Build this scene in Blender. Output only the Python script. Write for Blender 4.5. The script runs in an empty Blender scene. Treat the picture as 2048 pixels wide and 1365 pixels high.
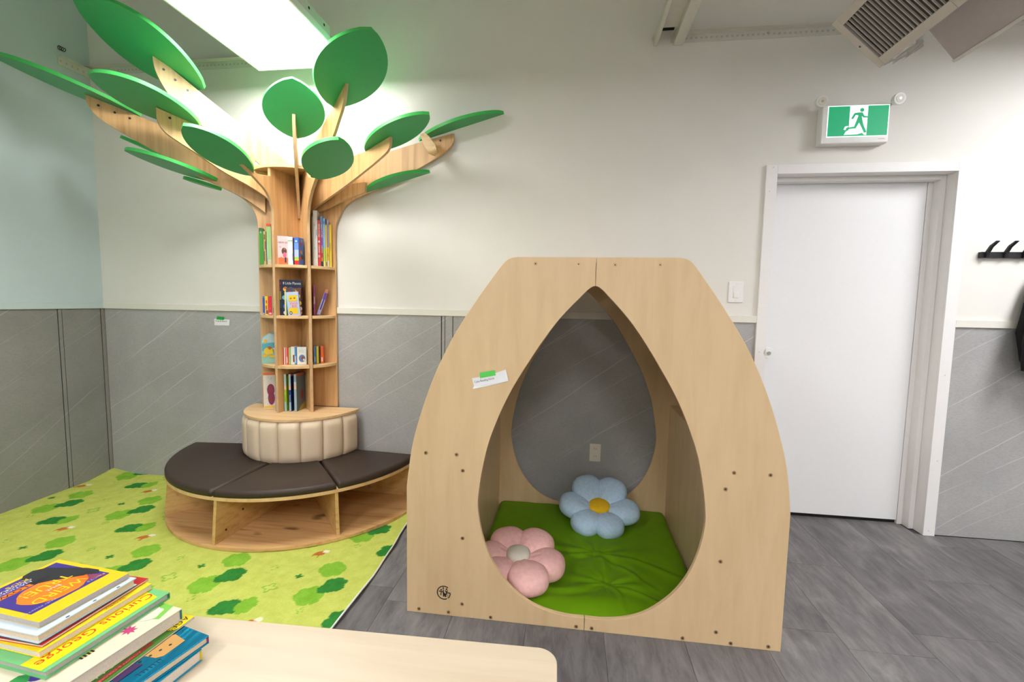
import bpy, bmesh, math, random
from mathutils import Vector, Matrix
random.seed(7)
S = bpy.context.scene
COL = S.collection
cos, sin, pi, rad = math.cos, math.sin, math.pi, math.radians

# ------------------------------------------------------------------ camera
YAW, PITCH, ROLL = -0.1297, -0.0859, 0.0178
CAM = Vector((3.3397, -2.8681, 1.3207))
fwd = Vector((sin(YAW)*cos(PITCH), cos(YAW)*cos(PITCH), sin(PITCH)))
rgt = Vector((cos(YAW), -sin(YAW), 0)); upv = rgt.cross(fwd)
r2 = cos(ROLL)*rgt + sin(ROLL)*upv; u2 = -sin(ROLL)*rgt + cos(ROLL)*upv
cd = bpy.data.cameras.new('camera'); cam = bpy.data.objects.new('camera', cd); COL.objects.link(cam)
cam.matrix_world = Matrix(((r2.x, u2.x, -fwd.x, CAM.x), (r2.y, u2.y, -fwd.y, CAM.y), (r2.z, u2.z, -fwd.z, CAM.z), (0, 0, 0, 1)))
cd.sensor_width = 36; cd.lens = 910/2048*36; cd.clip_start = 0.02
S.camera = cam
# ------------------------------------------------------------------ light and exposure
w = bpy.data.worlds.new('world'); S.world = w; w.use_nodes = True
w.node_tree.nodes['Background'].inputs[0].default_value = (1, 1, 1, 1)
w.node_tree.nodes['Background'].inputs[1].default_value = 0.1
S.view_settings.view_transform = 'Standard'; S.view_settings.look = 'None'
S.view_settings.gamma = 1; S.view_settings.use_curve_mapping = False
S.view_settings.exposure = 0.62
LED_MAIN, LED_OTHER = 18.0, 18.5     # radiance of the ceiling LED panels
LED_DOOR = 21.5

# ------------------------------------------------------------------ materials
def new_mat(name):
    m = bpy.data.materials.new(name); m.use_nodes = True
    nt = m.node_tree; b = nt.nodes['Principled BSDF']
    return m, nt, b
def N(nt, t, **k):
    n = nt.nodes.new(t)
    for a, v in k.items(): setattr(n, a, v)
    return n
def coords(nt, scale=(1, 1, 1), rot=(0, 0, 0), kind='Object'):
    tc = N(nt, 'ShaderNodeTexCoord'); mp = N(nt, 'ShaderNodeMapping')
    mp.inputs['Scale'].default_value = scale; mp.inputs['Rotation'].default_value = rot
    nt.links.new(tc.outputs[kind], mp.inputs['Vector']); return mp.outputs['Vector']
def noise(nt, vec, scale=5, detail=3, rough=.5, dist=0):
    n = N(nt, 'ShaderNodeTexNoise'); n.inputs['Scale'].default_value = scale; n.inputs['Detail'].default_value = detail
    n.inputs['Roughness'].default_value = rough; n.inputs['Distortion'].default_value = dist
    nt.links.new(vec, n.inputs['Vector']); return n.outputs['Fac']
def ramp(nt, fac, stops, interp='LINEAR'):
    r = N(nt, 'ShaderNodeValToRGB'); r.color_ramp.interpolation = interp
    e = r.color_ramp.elements
    while len(e) < len(stops): e.new(0.5)
    for i, (p, c) in enumerate(stops): e[i].position = p; e[i].color = (*c, 1) if len(c) == 3 else c
    nt.links.new(fac, r.inputs['Fac']); return r.outputs['Color']
def mix(nt, fac, a, b, mode='MIX'):
    m = N(nt, 'ShaderNodeMix', data_type='RGBA', blend_type=mode)
    for s, v in ((m.inputs['Factor'], fac), (m.inputs['A'], a), (m.inputs['B'], b)):
        if isinstance(v, (int, float)): s.default_value = v
        elif isinstance(v, tuple): s.default_value = (*v, 1)
        else: nt.links.new(v, s)
    return m.outputs['Result']
def bump(nt, b, h, strength=.2, dist=.002):
    n = N(nt, 'ShaderNodeBump'); n.inputs['Strength'].default_value = strength; n.inputs['Distance'].default_value = dist
    nt.links.new(h, n.inputs['Height']); nt.links.new(n.outputs['Normal'], b.inputs['Normal'])
def plain(name, c, rough=.5, metal=0, var=.04, scale=40, bmp=0, spec=.5, coat=0):
    m, nt, b = new_mat(name)
    v = coords(nt); f = noise(nt, v, scale, 3)
    lo = tuple(max(0, x*(1-var)) for x in c); hi = tuple(min(1, x*(1+var)) for x in c)
    nt.links.new(ramp(nt, f, [(.3, lo), (.7, hi)]), b.inputs['Base Color'])
    b.inputs['Roughness'].default_value = rough; b.inputs['Metallic'].default_value = metal
    b.inputs['Specular IOR Level'].default_value = spec
    if coat: b.inputs['Coat Weight'].default_value = coat; b.inputs['Coat Roughness'].default_value = .15
    if bmp: bump(nt, b, f, bmp)
    return m
def emit(name, c, s):
    m, nt, b = new_mat(name)
    b.inputs['Base Color'].default_value = (*c, 1)
    b.inputs['Emission Color'].default_value = (*c, 1); b.inputs['Emission Strength'].default_value = s
    return m
def wood(name, base, dark, scale=(35, 35, 1.6), amt=.5, rough=.42, knots=0.0, strips=None):
    m, nt, b = new_mat(name)
    v = coords(nt, scale); f = noise(nt, v, 1.0, 5, .6, .4)
    c = ramp(nt, f, [(.30, dark), (.55, base), (.8, tuple(min(1, x*1.08) for x in base))])
    v2 = coords(nt, tuple(s*.16 for s in scale)); f2 = noise(nt, v2, 1.3, 2)
    c = mix(nt, amt*.5, c, ramp(nt, f2, [(.35, dark), (.6, base)]))
    if knots:
        v3 = coords(nt, tuple(min(s, 6) for s in scale)); k = noise(nt, v3, 2.2, 1)
        c = mix(nt, ramp(nt, k, [(.70, (0, 0, 0)), (.77, (knots,)*3)]), c, tuple(x*.35 for x in dark))
    nt.links.new(c, b.inputs['Base Color']); b.inputs['Roughness'].default_value = rough
    bump(nt, b, f, .05)
    return m
M = {}
M['wall'] = plain('wall_paint', (.75, .73, .685), .6, var=.012, scale=6, bmp=0)
M['wall_left'] = plain('wall_paint_blue', (.50, .60, .61), .55, var=.012, scale=6)
M['trim'] = plain('trim_paint', (.80, .785, .775), .45, var=.01)
M['rail'] = plain('rail_paint', (.74, .72, .65), .45, var=.01)
M['rail_left'] = plain('rail_paint_blue', (.50, .60, .60), .45, var=.01)
M['door'] = plain('door_paint', (.80, .80, .81), .4, var=.008)
M['ceil'] = plain('ceiling_paint', (.66, .64, .58), .8, var=.02)
M['angle'] = plain('painted_steel', (.62, .61, .56), .45, var=.03)
M['slot'] = plain('slot_shadow', (.46, .45, .42), .6)
M['underlay'] = plain('floor_underlay', (.07, .065, .067), .7)
M['duct'] = plain('grey_beige_metal', (.50, .46, .42), .5, var=.02)
M['duct2'] = plain('mauve_grey_metal', (.44, .40, .40), .45, var=.03)
M['black'] = plain('black_metal', (.012, .012, .015), .45)
M['cloth_black'] = plain('black_cloth', (.008, .008, .009), .9, bmp=.3)
M['dark'] = plain('dark_gap', (.008, .008, .008), .9)
M['chrome'] = plain('chrome', (.6, .58, .54), .3, metal=1)
M['brass'] = plain('brass_bolt', (.55, .36, .20), .35, metal=.9)
M['bolt'] = plain('dark_bolt', (.05, .045, .04), .4, metal=.6)
M['white'] = plain('white_plastic', (.80, .80, .79), .35, var=.01)
M['plate'] = plain('ivory_plastic', (.72, .68, .58), .4, var=.01)
M['sheet'] = plain('white_sheet', (.75, .74, .74), .5, bmp=.3)
M['paper'] = plain('paper', (.80, .80, .82), .7, var=.015)
M['ink'] = plain('ink', (.10, .12, .16), .7)
M['tape'] = plain('green_tape', (.10, .62, .10), .4)
M['pine'] = wood('pine_panel', (.68, .415, .185), (.47, .245, .09), amt=.5)
M['pine_h'] = wood('pine_panel_flat', (.70, .42, .19), (.46, .23, .08), scale=(2.0, 40, 40), knots=.9)
M['pine_d'] = wood('pine_divider', (.66, .42, .17), (.47, .26, .08), scale=(14, 14, 40), knots=.5)
M['pine_edge'] = wood('pine_edge_band', (.72, .48, .24), (.60, .36, .16), scale=(20, 20, 20), amt=.2)
M['pine_band'] = wood('pine_panel_edge', (.60, .39, .21), (.52, .32, .16), scale=(20, 20, 20), amt=.2)
M['disc'] = wood('pine_disc', (.74, .50, .26), (.62, .37, .17), scale=(2, 40, 40), amt=.3)
M['birch'] = wood('birch_ply', (.70, .505, .29), (.625, .435, .235), scale=(16, 16, 2.4), amt=.4, rough=.38)
M['birch_in'] = M['birch']
M['birch_edge'] = wood('ply_edge', (.72, .52, .29), (.58, .37, .18), scale=(8, 140, 8), amt=.1)
M['table'] = wood('maple_table', (.60, .50, .37), (.555, .45, .325), scale=(2, 22, 22), amt=.4, rough=.35)
M['leaf'] = plain('green_laminate', (.055, .36, .13), .40, var=.02, spec=.4)
M['leaf_edge'] = plain('green_edge', (.06, .50, .10), .38, var=.02, spec=.4)
M['brown'] = plain('brown_vinyl', (.042, .027, .020), .5, var=.03, scale=200, bmp=.05, spec=.35)
M['beige'] = plain('beige_vinyl', (.68, .54, .39), .42, var=.02, scale=160, bmp=.04)
M['mat'] = plain('green_mat_cloth', (.135, .30, .002), .55, var=.04, scale=12, spec=.2)
M['blue'] = plain('blue_plush', (.50, .68, .86), .9, var=.08, scale=60, bmp=.3)
M['pink'] = plain('pink_plush', (.86, .50, .46), .9, var=.07, scale=60, bmp=.3)
M['yellow_p'] = plain('yellow_plush', (.85, .52, .01), .9, var=.05, scale=60, bmp=.3)
M['cream_p'] = plain('cream_plush', (.66, .62, .52), .9, var=.04, scale=60, bmp=.3)
M['led'] = emit('led_diffuser', (1, .985, .965), LED_MAIN)
M['led_b'] = emit('led_diffuser_far', (.985, .98, 1), LED_OTHER)
M['led_c'] = emit('led_diffuser_door', (.985, .98, 1), LED_DOOR)
M['sign_green'] = emit('sign_green', (.004, .26, .11), .60)
M['sign_white'] = emit('sign_white', (.85, 1, .92), .62)
M['red'] = plain('red_print', (.7, .03, .03), .4)
def stone(name, base):
    m, nt, b = new_mat(name)
    v = coords(nt)
    f1 = noise(nt, v, 2.2, 4, .6); f2 = noise(nt, coords(nt, (60, 60, 220)), 1, 3, .7)
    lo = tuple(x*.86 for x in base); hi = tuple(x*1.1 for x in base)
    c = ramp(nt, f1, [(.3, lo), (.7, hi)])
    c = mix(nt, ramp(nt, f2, [(.40, (.30, .30, .30)), (.52, (0, 0, 0))]), c, tuple(x*.62 for x in base))
    for (ry, sc, off) in ((rad(31), 1.0, 0.0), (rad(36), .8, 3.7)):
        tc = N(nt, 'ShaderNodeTexCoord')
        rt = N(nt, 'ShaderNodeVectorRotate', rotation_type='AXIS_ANGLE')
        rt.inputs['Axis'].default_value = (0, 1, 0) if 'side' not in name else (1, 0, 0)
        rt.inputs['Angle'].default_value = ry if 'side' not in name else -ry
        nt.links.new(tc.outputs['Object'], rt.inputs['Vector'])
        sep = N(nt, 'ShaderNodeSeparateXYZ'); nt.links.new(rt.outputs['Vector'], sep.inputs[0])
        dn = noise(nt, coords(nt, (1, 1, 1)), 2.5, 2, .5)
        ma = N(nt, 'ShaderNodeMath', operation='MULTIPLY_ADD'); ma.inputs[1].default_value = .03
        nt.links.new(dn, ma.inputs[0]); nt.links.new(sep.outputs['Z'], ma.inputs[2])
        ad = N(nt, 'ShaderNodeMath', operation='ADD'); ad.inputs[1].default_value = off+5; nt.links.new(ma.outputs[0], ad.inputs[0])
        vo = N(nt, 'ShaderNodeTexVoronoi', voronoi_dimensions='1D', feature='DISTANCE_TO_EDGE'); vo.inputs['Scale'].default_value = (4.2 if off == 0 else 3.1)
        nt.links.new(ad.outputs[0], vo.inputs['W'])
        line = ramp(nt, vo.outputs['Distance'], [(.003, (.42,)*3), (.011, (0, 0, 0))])
        line = mix(nt, 1.0, line, ramp(nt, noise(nt, coords(nt, (1.7, 1.7, 1.7), (0, 0, off)), 1.0, 2), [(.36, (0, 0, 0)), (.55, (1, 1, 1))]), 'MULTIPLY')
        c = mix(nt, line, c, tuple(min(1, x*1.9) for x in base))
    nt.links.new(c, b.inputs['Base Color']); b.inputs['Roughness'].default_value = .45
    bump(nt, b, f2, .08)
    return m
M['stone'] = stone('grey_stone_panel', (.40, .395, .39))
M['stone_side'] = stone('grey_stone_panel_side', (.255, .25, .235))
M['strip'] = plain('grey_joint_strip', (.22, .205, .19), .5)
def vinyl():
    m, nt, b = new_mat('grey_vinyl_tile')
    oi = N(nt, 'ShaderNodeObjectInfo')
    tc = N(nt, 'ShaderNodeTexCoord')
    add = N(nt, 'ShaderNodeVectorMath', operation='ADD')
    sc = N(nt, 'ShaderNodeVectorMath', operation='SCALE'); sc.inputs['Scale'].default_value = 13
    cmb = N(nt, 'ShaderNodeCombineXYZ')
    for k in ('X', 'Y', 'Z'): nt.links.new(oi.outputs['Random'], cmb.inputs[k])
    nt.links.new(cmb.outputs[0], sc.inputs[0]); nt.links.new(tc.outputs['Object'], add.inputs[0]); nt.links.new(sc.outputs[0], add.inputs[1])
    mp = N(nt, 'ShaderNodeMapping'); mp.inputs['Scale'].default_value = (4.5, 2.0, 1)
    nt.links.new(add.outputs[0], mp.inputs['Vector'])
    f = noise(nt, mp.outputs[0], 1.0, 6, .68, .6)
    mp2 = N(nt, 'ShaderNodeMapping'); mp2.inputs['Scale'].default_value = (24, 5, 1); mp2.inputs['Rotation'].default_value = (0, 0, .5)
    nt.links.new(add.outputs[0], mp2.inputs['Vector'])
    f2 = noise(nt, mp2.outputs[0], 1.0, 4, .7, .4)
    c = ramp(nt, f, [(.30, (.070, .064, .067)), (.5, (.128, .119, .123)), (.70, (.23, .22, .22))])
    c = mix(nt, .38, c, ramp(nt, f2, [(.35, (.06, .057, .058)), (.65, (.25, .24, .235))]))
    v = N(nt, 'ShaderNodeMath', operation='MULTIPLY_ADD'); v.inputs[1].default_value = .22; v.inputs[2].default_value = .89
    nt.links.new(oi.outputs['Random'], v.inputs[0])
    hs = N(nt, 'ShaderNodeHueSaturation'); nt.links.new(v.outputs[0], hs.inputs['Value']); nt.links.new(c, hs.inputs['Color'])
    nt.links.new(hs.outputs[0], b.inputs['Base Color']); b.inputs['Roughness'].default_value = .48
    bump(nt, b, f2, .08)
    return m
M['vinyl'] = vinyl()
def carpet_mat():
    m, nt, b = new_mat('printed_carpet')
    a = N(nt, 'ShaderNodeVertexColor', layer_name='print')
    f = noise(nt, coords(nt), 260, 3, .7); g = noise(nt, coords(nt), 18, 5, .65)
    c = mix(nt, .30, a.outputs[0], ramp(nt, f, [(.3, (.25, .25, .25)), (.7, (.9, .9, .9))]), 'SOFT_LIGHT')
    c = mix(nt, .35, c, ramp(nt, g, [(.35, (.30, .30, .30)), (.65, (.8, .8, .8))]), 'SOFT_LIGHT')
    nt.links.new(c, b.inputs['Base Color']); b.inputs['Roughness'].default_value = .95
    b.inputs['Specular IOR Level'].default_value = .1
    bump(nt, b, f, .5, .003)
    return m
M['carpet'] = carpet_mat()
M['piping'] = plain('white_piping', (.7, .7, .66), .9)
_cc = {}
def ink(c, rough=.38):
    c = tuple(x*.80 for x in c)
    k = tuple(round(x, 3) for x in c)
    if k not in _cc: _cc[k] = plain('print_%d' % len(_cc), k, rough, var=.03, scale=30)
    return _cc[k]
def srgb(r, g, b):
    f = lambda v: (v/255/12.92) if v/255 <= .04045 else ((v/255+.055)/1.055)**2.4
    return (f(r), f(g), f(b))

# ------------------------------------------------------------------ mesh helpers
def link(name, me, mat=None, parent=None, loc=None, kind=None, smooth=False):
    o = bpy.data.objects.new(name, me); COL.objects.link(o)
    if mat is not None:
        for mm in (mat if isinstance(mat, (list, tuple)) else [mat]): me.materials.append(mm)
    if smooth:
        for p in me.polygons: p.use_smooth = True
    if parent is not None:
        o.parent = parent
        if parent.type == 'EMPTY' or True:
            o.matrix_parent_inverse = Matrix.Identity(4)
            # vertices are given in world space: shift them into the thing's space
            base = world_of(parent).inverted()
            me.transform(base)
    if kind: o['kind'] = kind
    return o
_W = {}
def world_of(o):
    m = o.matrix_basis.copy(); p = o.parent
    while p is not None: m = p.matrix_basis @ m; p = p.parent
    return m
def thing(name, label, cat, loc=(0, 0, 0), group=None):
    o = bpy.data.objects.new(name, None); COL.objects.link(o); o.location = loc; o.empty_display_size = .05
    o['label'] = label; o['category'] = cat
    if group: o['group'] = group
    return o
def tag(o, label, cat, group=None):
    o['label'] = label; o['category'] = cat
    if group: o['group'] = group
    return o
def mesh(name, vs, fs):
    me = bpy.data.meshes.new(name); me.from_pydata([tuple(v) for v in vs], [], fs); me.update(); return me
class MB:
    def __init__(s): s.v = []; s.f = []; s.m = []
    def add(s, vs, fs, mi=0):
        o = len(s.v); s.v += [tuple(x) for x in vs]; s.f += [tuple(i+o for i in f) for f in fs]; s.m += [mi]*len(fs); return s
    def box(s, x0, x1, y0, y1, z0, z1, mi=0):
        return s.add([(x0, y0, z0), (x1, y0, z0), (x1, y1, z0), (x0, y1, z0), (x0, y0, z1), (x1, y0, z1), (x1, y1, z1), (x0, y1, z1)],
                     [(0, 3, 2, 1), (4, 5, 6, 7), (0, 1, 5, 4), (1, 2, 6, 5), (2, 3, 7, 6), (3, 0, 4, 7)], mi)
    def obox(s, o, a, b, c, mi=0):
        o, a, b, c = Vector(o), Vector(a), Vector(b), Vector(c)
        vs = [o, o+a, o+a+b, o+b, o+c, o+a+c, o+a+b+c, o+b+c]
        fs = [(0, 3, 2, 1), (4, 5, 6, 7), (0, 1, 5, 4), (1, 2, 6, 5), (2, 3, 7, 6), (3, 0, 4, 7)]
        if a.cross(b).dot(c) < 0: fs = [f[::-1] for f in fs]
        return s.add(vs, fs, mi)
    def prism(s, pts, off, mi=0, side=None):
        """pts: 3-D polygon; off: extrusion vector"""
        n = len(pts); P = [Vector(p) for p in pts]; off = Vector(off)
        nor = Vector((0, 0, 0))
        for i in range(n): nor += P[i].cross(P[(i+1) % n])
        if nor.dot(off) < 0: P.reverse()
        vs = P + [p+off for p in P]
        s.add(vs, [tuple(range(n-1, -1, -1)), tuple(range(n, 2*n))], mi)
        o = len(s.v)-2*n
        for i in range(n):
            j = (i+1) % n; s.f.append((o+i, o+j, o+n+j, o+n+i)); s.m.append(mi if side is None else side)
        return s
    def cyl(s, p, axis, r, h, n=16, mi=0, r2=None):
        a = Vector(axis).normalized(); t = a.orthogonal().normalized(); u = a.cross(t); p = Vector(p); r2 = r if r2 is None else r2
        A = [p+(t*cos(2*pi*i/n)+u*sin(2*pi*i/n))*r for i in range(n)]
        B = [p+a*h+(t*cos(2*pi*i/n)+u*sin(2*pi*i/n))*r2 for i in range(n)]
        return s.add(A+B, [tuple(range(n-1, -1, -1)), tuple(range(n, 2*n))]+[(i, (i+1) % n, n+(i+1) % n, n+i) for i in range(n)], mi)
    def tube(s, pts, r, n=8, mi=0):
        P = [Vector(p) for p in pts]; rings = []
        for i, p in enumerate(P):
            d = (P[min(i+1, len(P)-1)]-P[max(i-1, 0)]).normalized()
            t = d.cross(Vector((0, 0, 1)))
            if t.length < .1: t = d.cross(Vector((1, 0, 0)))
            t.normalize(); u = d.cross(t)
            rings.append([p+(t*cos(2*pi*k/n)+u*sin(2*pi*k/n))*r for k in range(n)])
        vs = [v for q in rings for v in q]; fs = []
        for i in range(len(P)-1):
            for k in range(n): a = i*n+k; b = i*n+(k+1) % n; fs.append((a, b, b+n, a+n))
        fs += [tuple(range(n-1, -1, -1)), tuple(range(len(vs)-n, len(vs)))]
        return s.add(vs, fs, mi)
    def build(s, name, mat, parent=None, bevel=0, seg=2, smooth=False, kind=None, angle=35):
        me = mesh(name, s.v, s.f)
        for p, k in zip(me.polygons, s.m): p.material_index = k
        bm = bmesh.new(); bm.from_mesh(me); bmesh.ops.recalc_face_normals(bm, faces=bm.faces); bm.to_mesh(me); bm.free()
        o = link(name, me, mat, parent, kind=kind, smooth=smooth or bevel > 0)
        if bevel:
            b = o.modifiers.new('bevel', 'BEVEL'); b.width = bevel; b.segments = seg; b.limit_method = 'ANGLE'; b.angle_limit = rad(angle); b.harden_normals = True
        return o
def catmull(pts, k=6):
    out = []
    n = len(pts)
    for i in range(n-1):
        p0, p1, p2, p3 = [Vector(pts[max(0, min(n-1, j))]) for j in (i-1, i, i+1, i+2)]
        for q in range(k):
            t = q/k
            out.append(.5*((2*p1)+(-p0+p2)*t+(2*p0-5*p1+4*p2-p3)*t*t+(-p0+3*p1-3*p2+p3)*t**3))
    out.append(Vector(pts[-1])); return out
def txt_mesh(s, size, extrude=0):
    cu = bpy.data.curves.new('t', 'FONT'); cu.body = s; cu.size = size; cu.align_x = 'CENTER'; cu.align_y = 'CENTER'; cu.resolution_u = 2
    o = bpy.data.objects.new('t', cu); me = bpy.data.meshes.new_from_object(o)
    bpy.data.objects.remove(o); return me
def text(name, s, size, pos, xdir, updir, mat, parent, squash=1.0, bold=0):
    me = txt_mesh(s, size)
    me.materials.clear()
    X = Vector(xdir).normalized(); Y = Vector(updir).normalized(); Z = X.cross(Y)
    me.transform(Matrix(((X.x*squash, Y.x, Z.x, pos[0]), (X.y*squash, Y.y, Z.y, pos[1]), (X.z*squash, Y.z, Z.z, pos[2]), (0, 0, 0, 1))))
    return link(name, me, mat, parent)
def revolve(profile, center, axis_n=24):
    vs = []; fs = []; n = len(profile)
    for i in range(axis_n):
        a = 2*pi*i/axis_n
        for r, z in profile: vs.append((center[0]+r*cos(a), center[1]+r*sin(a), center[2]+z))
    for i in range(axis_n):
        for k in range(n-1):
            a = i*n+k; b = ((i+1) % axis_n)*n+k; fs.append((a, b, b+1, a+1))
    return vs, fs

# ================================================================== ROOM SHELL
XR, YF, ZC = 8.2, -5.6, 3.55
st = 'structure'
fl = MB().box(-.15, XR+.15, YF-.15, .35, -.12, -.0030).build('floor', M['underlay'], kind=st)
MB().box(-.15, XR+.15, YF-.15, .35, ZC, ZC+.1).build('ceiling', M['ceil'], kind=st)
DX0, DX1, DZ = 4.4845, 5.4133, 2.078
wb = MB(); wb.box(-.15, DX0-.02, 0, .14, 0, ZC); wb.box(DX1+.02, XR+.15, 0, .14, 0, ZC); wb.box(DX0-.02, DX1+.02, 0, .14, DZ+.02, ZC)
wback = wb.build('wall_back', M['wall'], kind=st)
wleft = MB().box(-.15, 0, YF, 0, 0, ZC).build('wall_left', M['wall_left'], kind=st)
MB().box(XR, XR+.15, YF, 0, 0, ZC).build('wall_right', M['wall'], kind=st)
MB().box(-.15, XR+.15, YF-.15, YF, 0, ZC).build('wall_front', M['wall'], kind=st)
# floor tiles 0.312 x 0.61
tile_cache = {}
cols = [4.44+.3125*k for k in range(-9, 12)]
joint = [-.447, -.92, -.50, -.14, -.73, -.36]
for i, x0 in enumerate(cols):
    k = int(round((x0-4.44)/.3125)); j0 = joint[k % 6]
    ys = [0.]; y = j0
    while y > -4.2: ys.append(y); y -= .605
    if 4.4 < x0 < 5.2: ys[0] = .135
    for a, b in zip(ys[:-1], ys[1:]):
        g = .00035
        hy = round(a-b-2*g, 4)
        key = hy
        if key not in tile_cache:
            wv, hh = .3125-2*g, hy
            vs = [(-wv/2, -hh/2, -.003), (wv/2, -hh/2, -.003), (wv/2, hh/2, -.003), (-wv/2, hh/2, -.003),
                  (-wv/2+g, -hh/2+g, 0), (wv/2-g, -hh/2+g, 0), (wv/2-g, hh/2-g, 0), (-wv/2+g, hh/2-g, 0)]
            me = mesh('tile', vs, [(4, 5, 6, 7), (0, 1, 5, 4), (1, 2, 6, 5), (2, 3, 7, 6), (3, 0, 4, 7)]); me.materials.append(M['vinyl']); tile_cache[key] = me
        o = bpy.data.objects.new('tile', tile_cache[key]); COL.objects.link(o); o.parent = fl; o.location = (x0+.15625, (a+b)/2, 0)
# wainscot panels on the back and left walls (each a sheet), joints between
PT = .004
for (a, b) in ((.012, 2.500), (2.506, 2.524), (2.581, 4.421)):
    MB().box(a, b, -PT, 0, .0, 1.222).build('panel', M['stone'], wback, bevel=.001, seg=1)
MB().box(5.476, XR, -PT, 0, .0, 1.222).build('panel', M['stone'], wback)
MB().box(2.528, 2.577, -PT-.002, 0, 0, 1.222).build('joint_strip', M['stone'], wback, bevel=.001, seg=1)
for (a, b) in ((-.296+.022, -.0285), (-1.52, -.3035), (-2.74, -1.55), (-4.2, -2.77)):
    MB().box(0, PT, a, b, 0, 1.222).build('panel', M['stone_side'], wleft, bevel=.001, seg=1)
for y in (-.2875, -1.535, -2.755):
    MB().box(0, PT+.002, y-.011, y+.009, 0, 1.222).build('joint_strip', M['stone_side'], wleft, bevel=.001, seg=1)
mbc = MB(); mbc.prism([(0, -.024, 0), (.0065, -.024, 0), (.010, -.010, 0), (.010, 0, 0), (0, 0, 0)], (0, 0, 1.222))
mbc.build('corner_strip', M['strip'], wback)
for yy in (-.0262, -.3005, -.2765):
    MB().box(0, PT*.4, yy-.0025, yy+.0025, 0, 1.222).build('joint', M['dark'], wleft)
for xx in (.0108, 2.503, 2.526, 2.579):
    MB().box(xx-.0022, xx+.0022, -PT*.4, 0, 0, 1.222).build('joint', M['dark'], wback)
# chair rails
for n, (x0, x1) in enumerate(((0, 4.4235), (5.476, XR))):
    MB().box(x0, x1, -.014, 0, 1.222, 1.264).build('trim_%d' % (n+1), M['rail'], kind=st, bevel=.002)
MB().box(0, .014, YF, -.014, 1.222, 1.264).build('trim_3', M['rail_left'], kind=st, bevel=.002)
# floor gap line at the wall
MB().box(5.476, XR, -.006, -.004, 0, .004).build('trim_8', M['dark'], kind=st)
# door casing
MB().box(4.4235, DX0, -.016, 0, 0, 2.131).build('trim_4', M['trim'], kind=st, bevel=.002)
MB().box(DX1, 5.4745, -.016, 0, 0, 2.131).build('trim_5', M['trim'], kind=st, bevel=.002)
MB().box(DX0, DX1, -.016, 0, DZ, 2.131).build('trim_6', M['trim'], kind=st, bevel=.002)
for i, (x, z) in enumerate(((4.46, 2.115), (4.447, 1.98), (5.28, 2.145), (5.45, 1.95), (5.445, .95), (4.447, 1.05), (5.44, .03), (5.45, .45))):
    if z < 2.14: MB().cyl((x, -.0155, z), (0, -1, 0), .004, .0015, 10).build('screw', M['angle'], bpy.data.objects['trim_4' if x < 4.5 else 'trim_5'])
# door
dr = bpy.data.objects.new('door_1', None); COL.objects.link(dr); dr.location = (4.95, .12, 0); dr['kind'] = st
jb = MB()
jb.box(DX0-.02, DX0, -.001, .14, 0, DZ+.02); jb.box(DX1, DX1+.02, -.001, .14, 0, DZ+.02); jb.box(DX0, DX1, -.001, .14, DZ, DZ+.02)
jb.build('jamb', M['trim'], dr, bevel=.001)
stp = MB(); stp.box(DX1-.028, DX1, .062, .12, 0, DZ); stp.box(DX0, DX0+.012, .062, .12, 0, DZ); stp.box(DX0+.012, DX1-.028, .062, .12, DZ-.026, DZ)
stp.build('door_stop', M['trim'], dr, bevel=.002)
MB().box(DX0+.004, 5.356, .12, .14, .024, 2.052).build('leaf', M['door'], dr, bevel=.001)
MB().box(5.358, DX1-.0, .118, .14, 0, DZ).build('jamb_panel', M['trim'], dr)
MB().box(DX0, DX1, .136, .30, -.0, .03).build('threshold_gap', M['dark'], dr)
MB().box(DX0-.02, DX1+.02, .135, .15, 0, DZ+.02).build('door_backing', M['dark'], dr)
kb = MB(); kb.cyl((4.506, .12, 1.045), (0, -1, 0), .012, .11, 16); kb.cyl((4.501, -.006, 1.045), (0, -1, 0), .033, .010, 28, r2=.030)
k = kb.build('door_knob', M['white'], dr)
MB().cyl((4.501, -.016, 1.045), (0, -1, 0), .011, .004, 16).build('knob_button', M['chrome'], k)
# perforated angle along the wall, and the hanging channel
def angle_iron(name, label, x0, x1, z, holes=True, group=None):
    t = thing(name, label, 'bracket', (x0, 0, z), group)
    b = MB(); b.box(x0, x1, -.004, 0, z, z+.046); b.box(x0, x1, -.045, -.004, z+.043, z+.046)
    b.build('flange', M['angle'], t, bevel=.001, seg=1)
    h = MB(); x = x0+.03
    while x < x1-.01: h.box(x-.006, x+.006, -.0046, -.004, z+.018, z+.028); x += .028
    h.build('slot', M['slot'], t, kind='stuff')
    x = x0+.12
    while x < x1: MB().cyl((x, -.004, z+.03), (0, -1, 0), .006, .004, 8).build('screw', M['chrome'], t); x += .41
    return t
angle_iron('slotted_angle', 'slotted steel angle on the wall behind the tree and light panel', .0, 1.62, 2.822)
angle_iron('slotted_angle', 'slotted steel angle on the wall behind the hanging air grille', 3.86, 7.6, 2.828)
t = thing('slotted_angle', 'short slotted steel angle on the left wall near the corner', 'bracket', (0, -.1, 2.8))
b = MB(); b.box(0, .004, -.20, -.01, 2.80, 2.852); b.box(.004, .04, -.20, -.01, 2.849, 2.852); b.build('flange', M['angle'], t)
h = MB(); [h.box(.004, .0046, -.19+i*.035, -.18+i*.035, 2.82, 2.832) for i in range(5)]; h.build('slot', M['slot'], t, kind='stuff')
MB().tube([(.02+.012*cos(a*.9), -.205+.004*a*.4, 2.90+.012*sin(a*.9)) for a in range(24)], .0022, 6).build('wire_coil', M['dark'], t, smooth=True)
t = thing('steel_channel', 'painted steel channel running out from the wall near the ceiling', 'channel', (3.83, -.5, 2.82))
b = MB(); b.box(3.765, 3.785, -3.2, -.004, 2.815, 2.86); b.build('web_left', M['angle'], t, bevel=.001, seg=1)
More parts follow.
